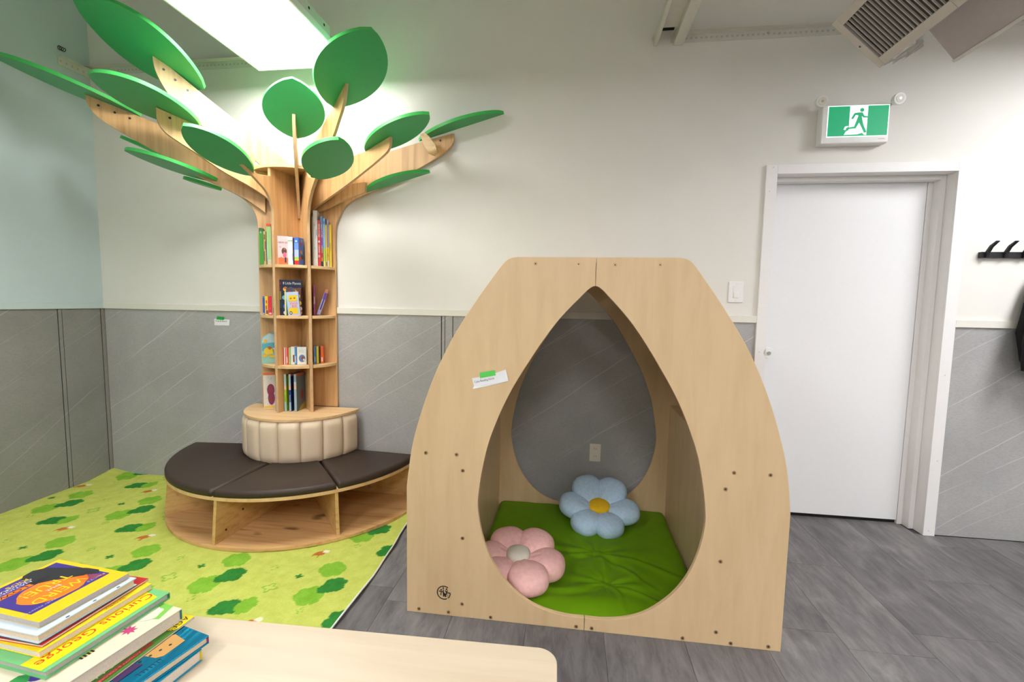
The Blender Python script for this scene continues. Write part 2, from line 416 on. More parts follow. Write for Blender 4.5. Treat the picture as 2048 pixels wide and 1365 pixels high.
MB().box(3.785, 3.875, -3.2, -.12, 2.852, 2.86).build('web_top', M['angle'], t)
MB().box(3.875, 3.93, -3.2, -.004, 2.815, 2.86).build('web_right', M['angle'], t, bevel=.001, seg=1)
MB().box(3.785, 3.875, -.12, -.004, 2.90, 2.91).build('cap', M['dark'], t)

# ================================================================== LED PANELS
def led(x0, x1, y0, y1, z, label, mat, detail=True):
    t = thing('led_panel', label, 'ceiling light', ((x0+x1)/2, (y0+y1)/2, z), 'flat LED panels hung below the ceiling')
    f = MB(); fw = .012
    f.box(x0, x1, y0, y0+fw, z, z+.035); f.box(x0, x1, y1-fw, y1, z, z+.035); f.box(x0, x0+fw, y0+fw, y1-fw, z, z+.035); f.box(x1-fw, x1, y0+fw, y1-fw, z, z+.035)
    f.box(x0+fw, x1-fw, y0+fw, y1-fw, z+.028, z+.035)
    f.build('frame', M['white'], t, bevel=.001, seg=1)
    MB().box(x0+fw, x1-fw, y0+fw, y1-fw, z+.004, z+.012).build('diffuser', mat, t)
    g = MB(); g.box(x1-.03, x1-.002, y0+.1, y1-.24, z+.036, z+.085); g.build('mounting_bracket', M['angle'], t)
    if detail:
        for yy in (y1-.30, y1-.44, y1-.75): MB().cyl((x1-.002, yy, z+.062), (1, 0, 0), .007, .001, 10).build('hole', M['dark'], t)
        for i in range(9): MB().cyl((x1-.004, y1-.235+i*.013, z+.040+(i % 2)*.004), (0, 1, 0), .004, .007, 8).build('chain_link', M['chrome'], t)
    for cx in (x0+.03, x1-.03) if not detail else ():
        for cy in (y0+.05, y1-.05): MB().cyl((cx, cy, z+.03), (0, 0, 1), .0015, ZC-z-.03, 6).build('hanger_wire', M['chrome'], t)
    return t
led(1.40, 2.0, -1.39, -.185, 2.70, 'bright white LED panel hanging over the wooden tree', M['led'])
led(1.40, 2.0, -4.3, -3.1, 2.70, 'bright white LED panel at the left behind the viewer', M['led_b'], False)
led(5.9, 6.5, -1.9, -.7, 2.75, 'bright white LED panel at the right beyond the door', M['led_c'], False)
led(5.2, 5.8, -4.7, -3.5, 2.75, 'bright white LED panel at the right behind the viewer', M['led_b'], False)
led(3.2, 3.8, -4.9, -3.7, 2.75, 'bright white LED panel right behind the viewer', M['led_b'], False)

# ================================================================== WOODEN TREE
TC = Vector((1.54, -.012, 0))
tree = thing('tree_bookshelf', 'wooden tree bookcase with green leaves against the back wall', 'bookshelf', (1.54, -.15, .59))
def radial(ph, r, z, n=0.0):
    a = rad(ph); return Vector((TC.x+r*cos(a)-n*sin(a), TC.y+r*sin(a)+n*cos(a), z))
TH = .018
def panel(ph, poly, name='branch', mat=None, th=TH, parent=None):
    a = rad(ph); n = Vector((-sin(a), cos(a), 0))
    pts = [radial(ph, r, z) - n*th/2 for r, z in poly]
    return MB().prism(pts, n*th, 0, 1).build(name, [mat or M['pine'], M['pine_band']], parent or tree, bevel=.0012, seg=1, angle=50)
def cm(pts, k=5): return [tuple(p) for p in catmull([Vector((a, b, 0)) for a, b in pts], k)]
def cr(pts, k=5): return [(p[0], p[1]) for p in cm(pts, k)]
ZB = .594
low1 = cr([(.25, 1.50), (.25, 1.70), (.25, 1.80), (.265, 1.865), (.306, 1.924), (.375, 1.971), (.456, 2.007), (.614, 2.085), (.814, 2.195), (.98, 2.288), (1.055, 2.345), (1.09, 2.40), (1.10, 2.453)])
panel(207, [(.012, ZB), (.25, ZB)] + low1 + [(.84, 2.366), (.30, 2.19), (.262, 2.178), (.262, 2.10), (.012, 2.10)], 'column')
low2 = cr([(.245, 1.50), (.245, 1.70), (.240, 1.80), (.248, 1.87), (.284, 1.944), (.355, 1.995), (.42, 2.031), (.47, 2.058)])
panel(263, [(.012, ZB), (.245, ZB)] + low2 + [(.46, 2.062), (.36, 2.035), (.262, 2.05), (.262, 2.10), (.012, 2.10)], 'column')
low3 = cr([(.245, 1.50), (.245, 1.70), (.25, 1.80), (.287, 1.885), (.349, 1.939), (.451, 1.99), (.55, 2.022)])
panel(313, [(.012, ZB), (.245, ZB)] + low3 + [(.54, 2.028), (.45, 2.01), (.30, 2.05), (.262, 2.10), (.012, 2.10)], 'column')
low4 = cr([(.25, 1.50), (.25, 1.70), (.258, 1.80), (.284, 1.86), (.325, 1.92), (.391, 1.962), (.597, 2.045), (.798, 2.135), (.95, 2.215), (1.02, 2.265), (1.045, 2.31), (1.044, 2.352)])
panel(359.2, [(.012, ZB), (.25, ZB)] + low4 + [(.83, 2.305), (.30, 2.175), (.262, 2.165), (.262, 2.10), (.012, 2.10)], 'column')
# mid branches
panel(232, [(.012, 1.83), (.10, 1.86)] + cr([(.15, 1.90), (.219, 1.955), (.305, 2.0), (.438, 2.058), (.563, 2.13), (.663, 2.183), (.708, 2.215), (.734, 2.26), (.738, 2.33)]) + [(.54, 2.282), (.28, 2.20), (.262, 2.19), (.262, 2.10), (.012, 2.10)])
panel(338, [(.012, 1.83), (.06, 1.85)] + cr([(.169, 1.905), (.423, 1.998), (.6, 2.07), (.765, 2.145), (.81, 2.185), (.818, 2.24)]) + [(.62, 2.185), (.28, 2.15), (.262, 2.14), (.262, 2.10), (.012, 2.10)])
panel(299, [(.0, 1.835), (.05, 1.835)] + cr([(.12, 1.93), (.20, 2.02), (.285, 2.105), (.345, 2.20), (.38, 2.29), (.387, 2.372)]) + [(.262, 2.268), (.16, 2.17), (.0, 2.13)])
panel(214, [(.20, 1.86)] + cr([(.30, 1.93), (.42, 1.985), (.54, 2.035), (.60, 2.075)]) + [(.60, 2.085), (.46, 2.042), (.20, 2.02)])
panel(349, [(.03, 1.86)] + cr([(.20, 1.89), (.36, 1.945), (.50, 1.98), (.515, 2.0)]) + [(.52, 2.045), (.30, 2.04), (.03, 2.0)])
# upper branches standing on the top plate
panel(226, [(.02, 2.118), (.19, 2.118)] + cr([(.254, 2.165), (.40, 2.235), (.532, 2.312), (.604, 2.356), (.664, 2.425), (.706, 2.497), (.73, 2.563), (.738, 2.64)]) + [(.52, 2.49), (.02, 2.16)])
panel(326, [(.02, 2.118), (.25, 2.118)] + cr([(.36, 2.18), (.47, 2.265), (.54, 2.345), (.586, 2.402), (.614, 2.465), (.632, 2.545)]) + [(.43, 2.405), (.02, 2.16)])
# top plate and round shelves
def sector(name, r, z0, z1, a0, a1, mat, parent, c=TC, r0=0.0, n=30, bevel=.001, close=True):
    pts = [Vector((c.x+r*cos(rad(a0+(a1-a0)*i/n)), c.y+r*sin(rad(a0+(a1-a0)*i/n)), z0)) for i in range(n+1)]
    if r0 > 0: pts += [Vector((c.x+r0*cos(rad(a1+(a0-a1)*i/n)), c.y+r0*sin(rad(a1+(a0-a1)*i/n)), z0)) for i in range(n+1)]
    elif close: pts.append(Vector((c.x, c.y, z0)))
    return MB().prism(pts, (0, 0, z1-z0)).build(name, mat, parent, bevel=bevel, seg=2)
sector('top_plate', .272, 2.10, 2.118, 181, 359.2, M['pine_edge'], tree)
for zt in (1.525, 1.210, .895):
    for a0, a1 in ((207, 263), (263, 313), (313, 359.2)):
        g = math.degrees(.0095/.2)
        sector('shelf', .247, zt-.018, zt, a0+g, a1-g, M['pine_edge'], tree)
# bolts on the branches
for ph, pts in ((207, [(1.04, 2.40), (.965, 2.372), (.895, 2.35)]), (226, [(.69, 2.565), (.64, 2.525), (.585, 2.485)]), (232, [(.68, 2.29), (.60, 2.268)]),
                (359.2, [(.96, 2.31), (.88, 2.285)])):
    for r, z in pts:
        a = rad(ph); n = Vector((-sin(a), cos(a), 0))
        if n.dot(CAM-radial(ph, r, z)) < 0: n = -n
        MB().cyl(radial(ph, r, z)+n*TH/2, n, .0065, .002, 12).build('bolt', M['bolt'], tree)
# leaves
def leaf(ph, ro, zo, ri, zi, width, roll=0.0, skew=0.0, half=False, power=.72, th=.02):
    O = radial(ph, ro, zo); I = radial(ph, ri, zi); ax = O-I
    a = rad(ph); n = Vector((-sin(a), cos(a), 0)); k = ax.normalized().cross(n); n2 = n*cos(roll)+k*sin(roll)
    up = ax.normalized().cross(n2)
    if up.z < 0: up = -up
    K = 24; side = [(i/K, width/2*(4*(i/K)*(1-i/K))**power*(1+skew*(i/K-.5))) for i in range(K+1)]
    pts = [I+ax*t+n2*h*(0 if half else 1) for t, h in (side if not half else (side[0], side[-1]))] + [I+ax*t-n2*h for t, h in side[-2:0:-1]]
    return MB().prism(pts, up*th, 0, 1).build('leaf', [M['leaf'], M['leaf_edge']], tree, bevel=.0015, seg=2, angle=40)
for q in [(206.7, 1.503, 2.592, .845, 2.372, .355, 0, -.03), (232.6, 1.005, 2.406, .54, 2.28, .416, .015, .10), (259.6, .767, 2.161, .368, 2.022, .235, .16, .13),
          (228.0, 1.043, 2.774, .506, 2.512, .50, .11, .09), (299.7, .542, 2.501, .262, 2.272, .325, .06, -.10), (313.5, .924, 2.101, .504, 1.994, .252, 0, 0),
          (325.5, .905, 2.70, .482, 2.424, .412, .14, -.02), (338.3, 1.09, 2.312, .607, 2.186, .202, -.09, .01), (359.2, 1.358, 2.456, .82, 2.311, .228, 0, .05, True),
          (357.0, .905, 2.108, .473, 1.998, .237, 0, .01, True), (214.1, .901, 2.136, .453, 2.021, .285, 0, .07)]: leaf(*q)
leaf(196, .70, 2.060, .475, 2.000, .12)
leaf(194, 1.07, 2.300, .70, 2.150, .14)
tw = MB(); P = [radial(352, r, z) for r, z in [(.90, 2.325), (.87, 2.315), (.895, 2.25), (.93, 2.20), (.965, 2.185), (.985, 2.205), (.97, 2.25), (.93, 2.30)]]
tw.prism(P, Vector((.002, .014, 0))).build('twig', M['pine_d'], tree, bevel=.001, seg=1)

# stool disc + padded backrest (belongs to the bench)
BC = Vector((1.575, -.03, 0))
bench = thing('tree_bench', 'half round wooden bench with brown cushions around the tree bookcase', 'bench', (1.575, -.4, .01))
bp = sector('base_board', .822, .012, .032, 182.5, 357.5, [M['pine_h']], bench, c=Vector((1.598, -.010, 0)), n=64)
sp = sector('seat_board', .785, .268, .287, 181.5, 358.5, [M['pine_edge']], bench, c=BC, n=64)
for ph in (222, 266.5, 312, 357.5):
    a = rad(ph); n = Vector((-sin(a), cos(a), 0)); d = Vector((cos(a), sin(a), 0))
    P = [BC+d*.05+Vector((0, 0, .032)), BC+d*.795+Vector((0, 0, .032)), BC+d*.772+Vector((0, 0, .268)), BC+d*.05+Vector((0, 0, .268))]
    dv = MB().prism([p-n*.009 for p in P], n*.018).build('divider', M['pine_d'], bench, bevel=.001, seg=1)
    if ph < 350:
        for r, z in ((.30, .20), (.45, .17), (.60, .14), (.72, .08)) if ph == 266.5 else ((.35, .12), (.5, .13), (.62, .11)):
            MB().cyl(BC+d*r+n*.009+Vector((0, 0, z)), n, .006, .002, 10).build('bolt', M['bolt'], dv)
bk = MB().box(.80, 2.35, -.030, -.014, .032, .268).build('back_board', M['pine_h'], bench)
for x in (1.86, 1.96, 2.06, 2.16, 2.27): MB().cyl((x, -.030, .10+(x-1.86)*.1), (0, -1, 0), .006, .002, 10).build('bolt', M['bolt'], bk)
def cushion(a0, a1):
    """annular sector pad with rounded rim, crowned top"""
    r0, r1, zb, h = .30, .788, .288, .036
    na, nr = max(8, int((a1-a0)/2.5)), 14
    vs = []; fs = []
    def prof(d, rr): # rounding near the border
        return 1 if d > rr else math.sqrt(max(0, 1-(1-d/rr)**2))
    for i in range(na+1):
        for j in range(nr+1):
            u = i/na; v = j/nr
            u = .5-.5*cos(pi*u)*1.0 if False else u
            ang = a0+(a1-a0)*u; r = r0+(r1-r0)*(1-(1-v)**1.5)
            du = min(u, 1-u)*rad(a1-a0)*r; dv = (r1-r)
            hh = h*prof(du, .022)**.8*prof(dv, .028)+.004*sin(pi*u)*sin(pi*min(1, v))
            ca = .011/r if False else 0
            vs.append((BC.x+r*cos(rad(ang)), BC.y+r*sin(rad(ang)), zb+max(0, hh)))
    for i in range(na):
        for j in range(nr):
            a = i*(nr+1)+j; fs.append((a, a+nr+1, a+nr+2, a+1))
    n0 = len(vs)
    # bottom
    vs += [(x, y, zb-.0005) for x, y, z in vs[:n0]]
    for i in range(na):
        for j in range(nr):
            a = n0+i*(nr+1)+j; fs.append((a, a+1, a+nr+2, a+nr+1))
    bd = [i*(nr+1) for i in range(na+1)]; bo = [i*(nr+1)+nr for i in range(na+1)]
    for L in (bd, bo, list(range(nr+1)), list(range(na*(nr+1), na*(nr+1)+nr+1))):
        for k in range(len(L)-1): fs.append((L[k], L[k+1], L[k+1]+n0, L[k]+n0))
    m = MB(); m.add(vs, fs); return m.build('seat_cushion', M['brown'], bench, smooth=True)
# finer rim sampling near the angular ends
def cushion2(a0, a1, name='seat_cushion'):
    r0, r1, zb, h, R = .30, .788, .288, .037, .020
    # outline with rounded outer corners, then inset rings
    def outline(ins):
        pts = []; da0 = a0; rr1 = r1-ins; rc = .05
        k = 40
        for i in range(k+1):
            ang = rad(a0+(a1-a0)*i/k); r = rr1
            # distance from the radial sides
            ds = min(ang-rad(a0), rad(a1)-ang)*r
            if ds < ins: ang = (rad(a0)+ins/r) if ang-rad(a0) < rad(a1)-ang else (rad(a1)-ins/r)
            pts.append((r, ang))
        for i in range(k+1):
            ang = rad(a1-(a1-a0)*i/k); r = r0
            ds = min(ang-rad(a0), rad(a1)-ang)*r
            if ds < ins: ang = (rad(a0)+ins/r) if ang-rad(a0) < rad(a1)-ang else (rad(a1)-ins/r)
            pts.append((r, ang))
        return [(BC.x+r*cos(t), BC.y+r*sin(t)) for r, t in pts]
    rings = []
    for k in range(7):
        q = pi/2*k/6; rings.append((outline(.003+R*(1-cos(q)) if True else 0), zb+(h-R)+R*sin(q)))
    rings.insert(0, (outline(.003), zb))
    vs = []; fs = []; n = len(rings[0][0])
    for o, z in rings: vs += [(x, y, z) for x, y in o]
    for k in range(len(rings)-1):
        for i in range(n):
            j = (i+1) % n; fs.append((k*n+i, k*n+j, (k+1)*n+j, (k+1)*n+i))
    fs.append(tuple(range(n-1, -1, -1)))
    # top as strips between outer and inner arcs
    b = (len(rings)-1)*n; kk = 40
    for i in range(kk): fs.append((b+i, b+i+1, b+n-2-i, b+n-1-i))
    return MB().add(vs, fs).build(name, M['brown'], bench, smooth=True)
cushion2(186, 266); cushion2(266.4, 312); cushion2(312.4, 356)
# backrest channels
def channel(a0, a1):
    na, nz = 10, 12; r0, bul = .366, .022; z0, z1 = .318, .576
    vs = []; fs = []
    for i in range(na+1):
        for j in range(nz+1):
            u = i/na; v = j/nz; e = (1-abs(2*u-1)**5.0); f = (1-abs(2*v-1)**9)
            r = r0+bul*(.25+.75*e)*f if f > 0 else r0
            ang = rad(a0+(a1-a0)*u)
            vs.append((BC.x+r*cos(ang), BC.y+r*sin(ang), z0+(z1-z0)*v))
    for i in range(na):
        for j in range(nz): a = i*(nz+1)+j; fs.append((a, a+nz+1, a+nz+2, a+1))
    n0 = len(vs)
    for i in (0, na):
        for j in range(nz+1):
            ang = rad(a0 if i == 0 else a1); vs.append((BC.x+.34*cos(ang), BC.y+.34*sin(ang), z0+(z1-z0)*j/nz))
    for q, i in enumerate((0, na)):
        for j in range(nz): a = i*(nz+1)+j; b = n0+q*(nz+1)+j; fs.append((a, a+1, b+1, b))
    MB().add(vs, fs).build('backrest_pad', M['beige'], bench, smooth=True)
for k in range(9): channel(max(181.5, 175.1+20*k+.15), min(358.5, 195.1+20*k-.15))
core = sector('backrest_core', .345, .32, .576, 181, 359, M['beige'], bench, c=BC, n=40)
sector('round_top', .375, .577, .594, 181, 359, M['disc'], bench, c=BC, n=60, bevel=.002)

# ================================================================== BOOKS ON THE SHELVES
PAGES = plain('book_pages', (.66, .58, .46), .8, var=.06, scale=300)
PAGESW = plain('book_pages_white', (.72, .68, .62), .8, var=.06, scale=300)
def book(label, ph, x, y, z, w, d, h, spine, side=None, marks=(), group='picture books on the tree shelves', lean=0, cover=False):
    """w across the face turned to the room, d into the shelf, h tall; marks: (x0,x1,z0,z1,colour) fractions on the spine/cover face"""
    a = rad(ph); en = Vector((cos(a), sin(a), 0)); et = Vector((-sin(a), cos(a), 0)); d = max(d, .013)
    t = thing('book', label, 'book', (x, y, z), group)
    O = Vector((x, y, z+.0005)); w = max(w-.0008, .003)
    U = Vector((0, 0, 1))
    if lean: U = (Vector((0, 0, 1))*cos(lean)+et*sin(lean)).normalized()
    T = et if not lean else (et*cos(lean)-Vector((0, 0, 1))*sin(lean))
    if lean: O = O+Vector((0, 0, w*sin(lean)))
    c = MB(); th = min(.0018, w*.25)
    if cover:      # cover faces the room
        c.obox(O, T*w, -en*th, U*h); c.obox(O-en*(d-th), T*w, -en*th, U*h); c.obox(O-en*th, T*th, -en*(d-2*th), U*h)
        pg = MB().obox(O+T*th-en*th+U*.002, T*(w-th-.003), -en*(d-2*th), U*(h-.004))
    else:
        c.obox(O, T*w, -en*th, U*h); c.obox(O-en*th, T*th, -en*(d-th), U*h); c.obox(O-en*th+T*(w-th), T*th, -en*(d-th), U*h)
        pg = MB().obox(O+T*th-en*th+U*.003, T*(w-2*th), -en*(d-th-.003), U*(h-.006))
    c.build('cover', ink(spine), t)
    pg.build('pages', PAGESW, t)
    for m in marks:
        x0, x1, z0, z1, col = m[:5]
        MB().obox(O+T*w*x0+en*.0001+U*h*z0, T*w*(x1-x0), en*.0004, U*h*(z1-z0)).build('print', ink(col), t)
    t['_O'] = tuple(O)
    return t, O, T, U, en, w, h
G = srgb
W1 = G(235, 235, 228)
def ell(t, O, T, U, en, w, h, cx, cz, rx, rz, col, nm='picture', lift=.0008, n=16):
    P = [O+T*(w*cx+rx*cos(2*pi*i/n))+U*(h*cz+rz*sin(2*pi*i/n))+en*lift for i in range(n)]
    MB().prism(P, en*.0003).build(nm, ink(col), t)
g1, g2, g3 = 'picture books on the top tree shelf', 'picture books on the second tree shelf', 'board books on the third tree shelf'
g4 = 'picture books on the lowest tree shelf'
# top row, left bay
book('dark green book, leftmost in the left bay of the top tree shelf', 299, 1.3853, -.2101, 1.526, .0237, .088, .227, G(60, 160, 45), marks=[(0, 1, .9, 1, G(40, 110, 70)), (.35, .6, .86, .93, G(200, 220, 210))], group=g1)
book('tan giraffe-patterned book beside the dark green book, top tree shelf', 299, 1.4245, -.2227, 1.526, .0139, .118, .205, G(205, 175, 110), marks=[(.2, .7, .75, .9, G(120, 80, 40)), (.4, .9, .45, .7, G(150, 110, 60)), (.1, .5, .1, .4, G(110, 90, 40))], group=g1)
book('light green book with an orange-red top, left bay of the top tree shelf', 299, 1.4542, -.2348, 1.526, .0263, .12, .249, G(165, 205, 130), marks=[(0, 1, .93, 1, G(225, 85, 30)), (0, 1, 0, .12, G(215, 200, 170)), (0, .2, 0, .5, G(170, 215, 215))], group=g1)
book('peach and orange book with black figures, left bay of the top tree shelf', 299, 1.4845, -.2294, 1.526, .0108, .12, .252, G(240, 190, 140), marks=[(.5, 1, .3, 1, G(235, 150, 70)), (.2, .8, .05, .25, G(25, 20, 30)), (.4, .9, .5, .56, G(40, 30, 30))], group=g1)
# top row, centre bay
q = book('pink book with a long-haired girl on its cover, top tree shelf', 290, 1.5200, -.2301, 1.526, .0660, .012, .175, G(242, 205, 205), marks=[(0, .05, 0, 1, G(225, 110, 90)), (.08, 1, 0, .24, G(225, 115, 55))], cover=True, group=g1)
ell(*q, .62, .47, .015, .022, G(90, 50, 35)); ell(*q, .66, .34, .011, .017, G(225, 110, 140), lift=.0012); ell(*q, .66, .55, .006, .007, G(165, 100, 75), lift=.0014)
MB().obox(q[1]+q[2]*.043+q[3]*.012+q[4]*.001, q[2]*.009, q[4]*.0003, q[3]*.035).build('picture', ink(G(45, 40, 80)), q[0])
ell(*q, .28, .62, .006, .006, G(235, 160, 190)); ell(*q, .35, .22, .008, .008, G(240, 120, 60))
text('title', 'NEW SCH', .015, q[1]+q[2]*.040+q[3]*.135+q[4]*.001, q[2], q[3], ink(G(110, 60, 80)), q[0])
book('thick white-spined book next to the pink girl book, top tree shelf', 272, 1.5811, -.2137, 1.526, .0311, .1097, .171, G(238, 240, 238), marks=[(0, 1, .85, .88, G(90, 190, 200)), (0, 1, .80, .85, G(240, 215, 170)), (.9, 1, .15, .4, G(170, 160, 210))], group=g1)
book('thin navy book between white and blue spines, top tree shelf', 272, 1.6096, -.2077, 1.526, .0092, .096, .166, G(22, 28, 55), marks=[(0, .5, .88, 1, G(150, 30, 40))], group=g1)
q = book('blue book with rainbow foot and bright side cover, top tree shelf', 272, 1.6198, -.2073, 1.526, .0285, .0583, .168, G(75, 120, 215), marks=[(0, 1, .55, .8, G(120, 160, 235)), (0, 1, .28, .55, G(190, 200, 245)), (0, 1, .19, .28, G(170, 210, 60)), (0, 1, .16, .19, G(250, 215, 60)), (0, 1, 0, .16, G(225, 45, 50)), (.2, .7, .83, .9, G(190, 215, 250))], group=g1)
t_, O_, T_, U_, E_, w_, h_ = q
for zz, yy, rr, cc in ((.11, .02, .010, G(190, 60, 90)), (.06, .03, .012, G(190, 150, 80)), (.13, .035, .012, G(130, 150, 190)), (.03, .04, .014, G(60, 80, 40)), (.02, .018, .011, G(220, 60, 50))):
    P = [O_+T_*(w_+.0002)-E_*(yy+rr*cos(2*pi*i/14))+U_*(zz+.02+rr*sin(2*pi*i/14)) for i in range(14)]; MB().prism(P, T_*.0004).build('picture', ink(cc), t_)
# top row, right bay
TX = [('thin cream board edge at the far left of the right bay, top shelf', .0053, .1, .309, 1.6923, -.1264, G(215, 212, 190), []),
 ('tallest white book in the right bay of the top tree shelf', .0246, .1046, .348, 1.7004, -.1285, G(232, 230, 224), [(.3, .45, .3, .34, G(160, 190, 170)), (.5, .62, .5, .55, G(170, 180, 170)), (.7, .85, .55, .66, G(120, 150, 170)), (.35, .5, .72, .76, G(170, 200, 150))]),
 ('red spine with white lettering, right bay of the top tree shelf', .0167, .088, .290, 1.7186, -.1104, G(222, 50, 40), [(.12, .88, .52, .54, W1), (.12, .88, .55, .56, W1), (.1, .9, .20, .215, W1), (.1, .9, .23, .24, W1)]),
 ('blue-to-magenta book behind the red spine, top tree shelf', .0135, .068, .318, 1.7271, -.0908, G(95, 150, 215), [(0, 1, .35, .75, G(150, 90, 190)), (0, 1, .18, .35, G(220, 50, 90)), (0, 1, .10, .18, G(245, 140, 40)), (.3, 1, 0, .12, G(25, 25, 60))]),
 ('light blue book with lime and yellow foot, top tree shelf', .0127, .057, .307, 1.7393, -.0805, G(150, 195, 235), [(0, 1, .12, .38, G(165, 205, 50)), (0, 1, 0, .12, G(220, 220, 110)), (.3, .7, .88, .94, G(60, 90, 150))]),
 ('navy-topped yellow book in the right bay, top tree shelf', .0094, .048, .304, 1.7492, -.0711, G(225, 200, 60), [(0, 1, .88, 1, G(35, 40, 95)), (.3, .8, .02, .10, G(60, 50, 60))]),
 ('lavender book with a yellow lower half, top tree shelf', .0110, .034, .299, 1.7535, -.0586, G(165, 150, 195), [(0, 1, .14, .42, G(245, 200, 30)), (0, 1, 0, .14, G(235, 225, 220)), (.2, .6, .22, .28, G(200, 80, 60))]),
 ('plain yellow book, rightmost on the top tree shelf', .0159, .022, .272, 1.7593, -.0454, G(245, 210, 25), [])]
for lb, w_, d_, h_, x_, y_, c_, mk in TX:
    q = book(lb, 292, x_, y_, 1.526, w_, d_, h_, c_, marks=mk, group=g1)
    if 'red spine' in lb:
        text('title', 'HIDDEN PICTURES', .016, q[1]+q[2]*.008+q[3]*.225+q[4]*.001, -q[3], q[2], ink(W1), q[0], squash=.62)
        text('title', 'GUIDE BOOK', .012, q[1]+q[2]*.008+q[3]*.11+q[4]*.001, -q[3], q[2], ink(W1), q[0], squash=.7)
    if 'plain yellow' in lb:
        text('title', 'STORY BOOK', .010, q[1]+q[2]*.008+q[3]*.13+q[4]*.001, -q[3], q[2], ink(G(120, 110, 30)), q[0], squash=.8)
# second row
for lb, w_, d_, h_, x_, y_, c_, mk in [
 ('small blue spine, leftmost on the second tree shelf', .0113, .08, .117, 1.3941, -.2052, G(30, 85, 190), [(0, 1, .9, 1, G(60, 130, 210)), (.2, .8, .02, .1, G(200, 210, 230))]),
 ('small yellow spine with red figures on the second tree shelf', .0188, .1, .117, 1.4165, -.2156, G(245, 215, 40), [(.3, .7, .62, .78, G(210, 60, 50)), (.2, .7, .28, .5, G(200, 90, 50)), (.3, .9, .05, .25, G(130, 50, 120))]),
 ('small red spine on the second tree shelf', .0219, .12, .118, 1.4452, -.2226, G(225, 25, 60), [(.15, .8, .03, .12, G(245, 200, 200)), (.2, .6, .3, .4, G(240, 60, 100))]),
 ('small green spine beside the small red one, second tree shelf', .0084, .1, .116, 1.4706, -.2200, G(110, 175, 60), [(0, .3, 0, 1, G(235, 225, 170)), (.3, 1, .1, .4, G(60, 90, 40))]),
 ('thin pink spine at the right end of the left bay, second shelf', .0059, .1, .115, 1.4785, -.2156, G(225, 130, 150), [])]:
    book(lb, 299, x_, y_, 1.211, w_, d_, h_, c_, marks=mk, group=g2)
q = book('dark blue book titled 8 Little Planets on the second tree shelf', 286, 1.5232, -.2230, 1.211, .1334, .015, .221, G(14, 28, 66), marks=[(0, .10, .02, 1, G(12, 20, 50)), (.02, .08, .86, .96, G(210, 80, 110)), (.02, .08, .70, .84, G(190, 60, 50)), (.02, .08, .44, .68, G(240, 215, 70)), (.02, .08, .2, .4, G(40, 110, 110))], cover=True, group=g2)
text('title', '8 Little Planets', .0225, q[1]+q[2]*.075+q[3]*.200+q[4]*.001, q[2], q[3], ink(W1), q[0], squash=.80)
for cx, cz, r, c_ in ((.27, .74, .014, G(240, 200, 70)), (.22, .50, .014, G(110, 190, 200)), (.27, .25, .016, G(45, 110, 180)), (.25, .07, .012, G(215, 215, 225)), (.50, .72, .018, G(70, 110, 160)), (.88, .73, .012, G(200, 80, 70))):
    ell(*q, cx, cz, r, r, c_)
ell(*q, .27, .77, .010, .006, G(215, 80, 40), lift=.0012)
q = book('brown book with jungle animals behind the yellow bus book, second shelf', 286, 1.5740, -.2330, 1.211, .0880, .013, .172, G(105, 60, 35), cover=True, group=g2, marks=[(0, .06, 0, 1, G(30, 95, 120))])
for cx, cz, r, c_ in ((.25, .78, .017, G(190, 90, 60)), (.45, .90, .015, G(60, 80, 110)), (.58, .86, .015, G(205, 140, 40)), (.80, .70, .014, G(215, 180, 150)), (.88, .45, .014, G(230, 170, 60)), (.92, .25, .013, G(225, 190, 170)), (.90, .10, .014, G(215, 140, 70))):
    ell(*q, cx, cz, r, r, c_)
book('thin pale yellow spine standing before the planets book, second shelf', 286, 1.5650, -.2350, 1.211, .0095, .013, .148, G(245, 235, 150), group=g2)
q = book('yellow school bus book leaning on the animal book, second tree shelf', 286, 1.5960, -.2480, 1.211, .0720, .012, .150, G(190, 210, 235), cover=True, group=g2, marks=[(.0, .05, 0, 1, G(150, 195, 225))], lean=-.09)
for mk in [(.20, .88, .62, .86, G(250, 205, 20)), (.26, .86, .36, .60, G(235, 190, 195)), (.10, .85, .10, .34, G(250, 205, 20)), (.20, .95, .0, .09, G(220, 200, 215))]:
    MB().obox(q[1]+q[2]*q[5]*mk[0]+q[3]*q[6]*mk[2]+q[4]*.0008, q[2]*q[5]*(mk[1]-mk[0]), q[4]*.0003, q[3]*q[6]*(mk[3]-mk[2])).build('print', ink(mk[4]), q[0])
ell(*q, .38, .74, .005, .005, G(130, 100, 30), lift=.0014); ell(*q, .68, .74, .005, .005, G(130, 100, 30), lift=.0014); ell(*q, .26, .14, .008, .011, G(30, 30, 35), lift=.0014); ell(*q, .26, .14, .004, .006, G(235, 235, 235), lift=.0018)
text('title', 'SCHOOL', .017, q[1]+q[2]*.042+q[3]*.078+q[4]*.0014, q[2], q[3], ink(G(150, 80, 170)), q[0], squash=.7)
text('title', 'BUS', .017, q[1]+q[2]*.042+q[3]*.062+q[4]*.0014, q[2], q[3], ink(G(190, 70, 110)), q[0], squash=.9)
book('thin magenta spine in the right bay of the second tree shelf', 300, 1.6793, -.1028, 1.211, .0089, .089, .195, G(185, 75, 165), marks=[(0, 1, .37, .62, G(225, 180, 215))], group=g2)
book('purple and lilac book leaning to the right, second tree shelf', 300, 1.697, -.1010, 1.211, .0210, .030, .176, G(170, 165, 215), marks=[(.1, 1, .6, .85, G(100, 60, 160)), (.35, .75, .2, .6, G(50, 40, 120)), (0, 1, .85, 1, G(190, 120, 90))], lean=.33, group=g2)
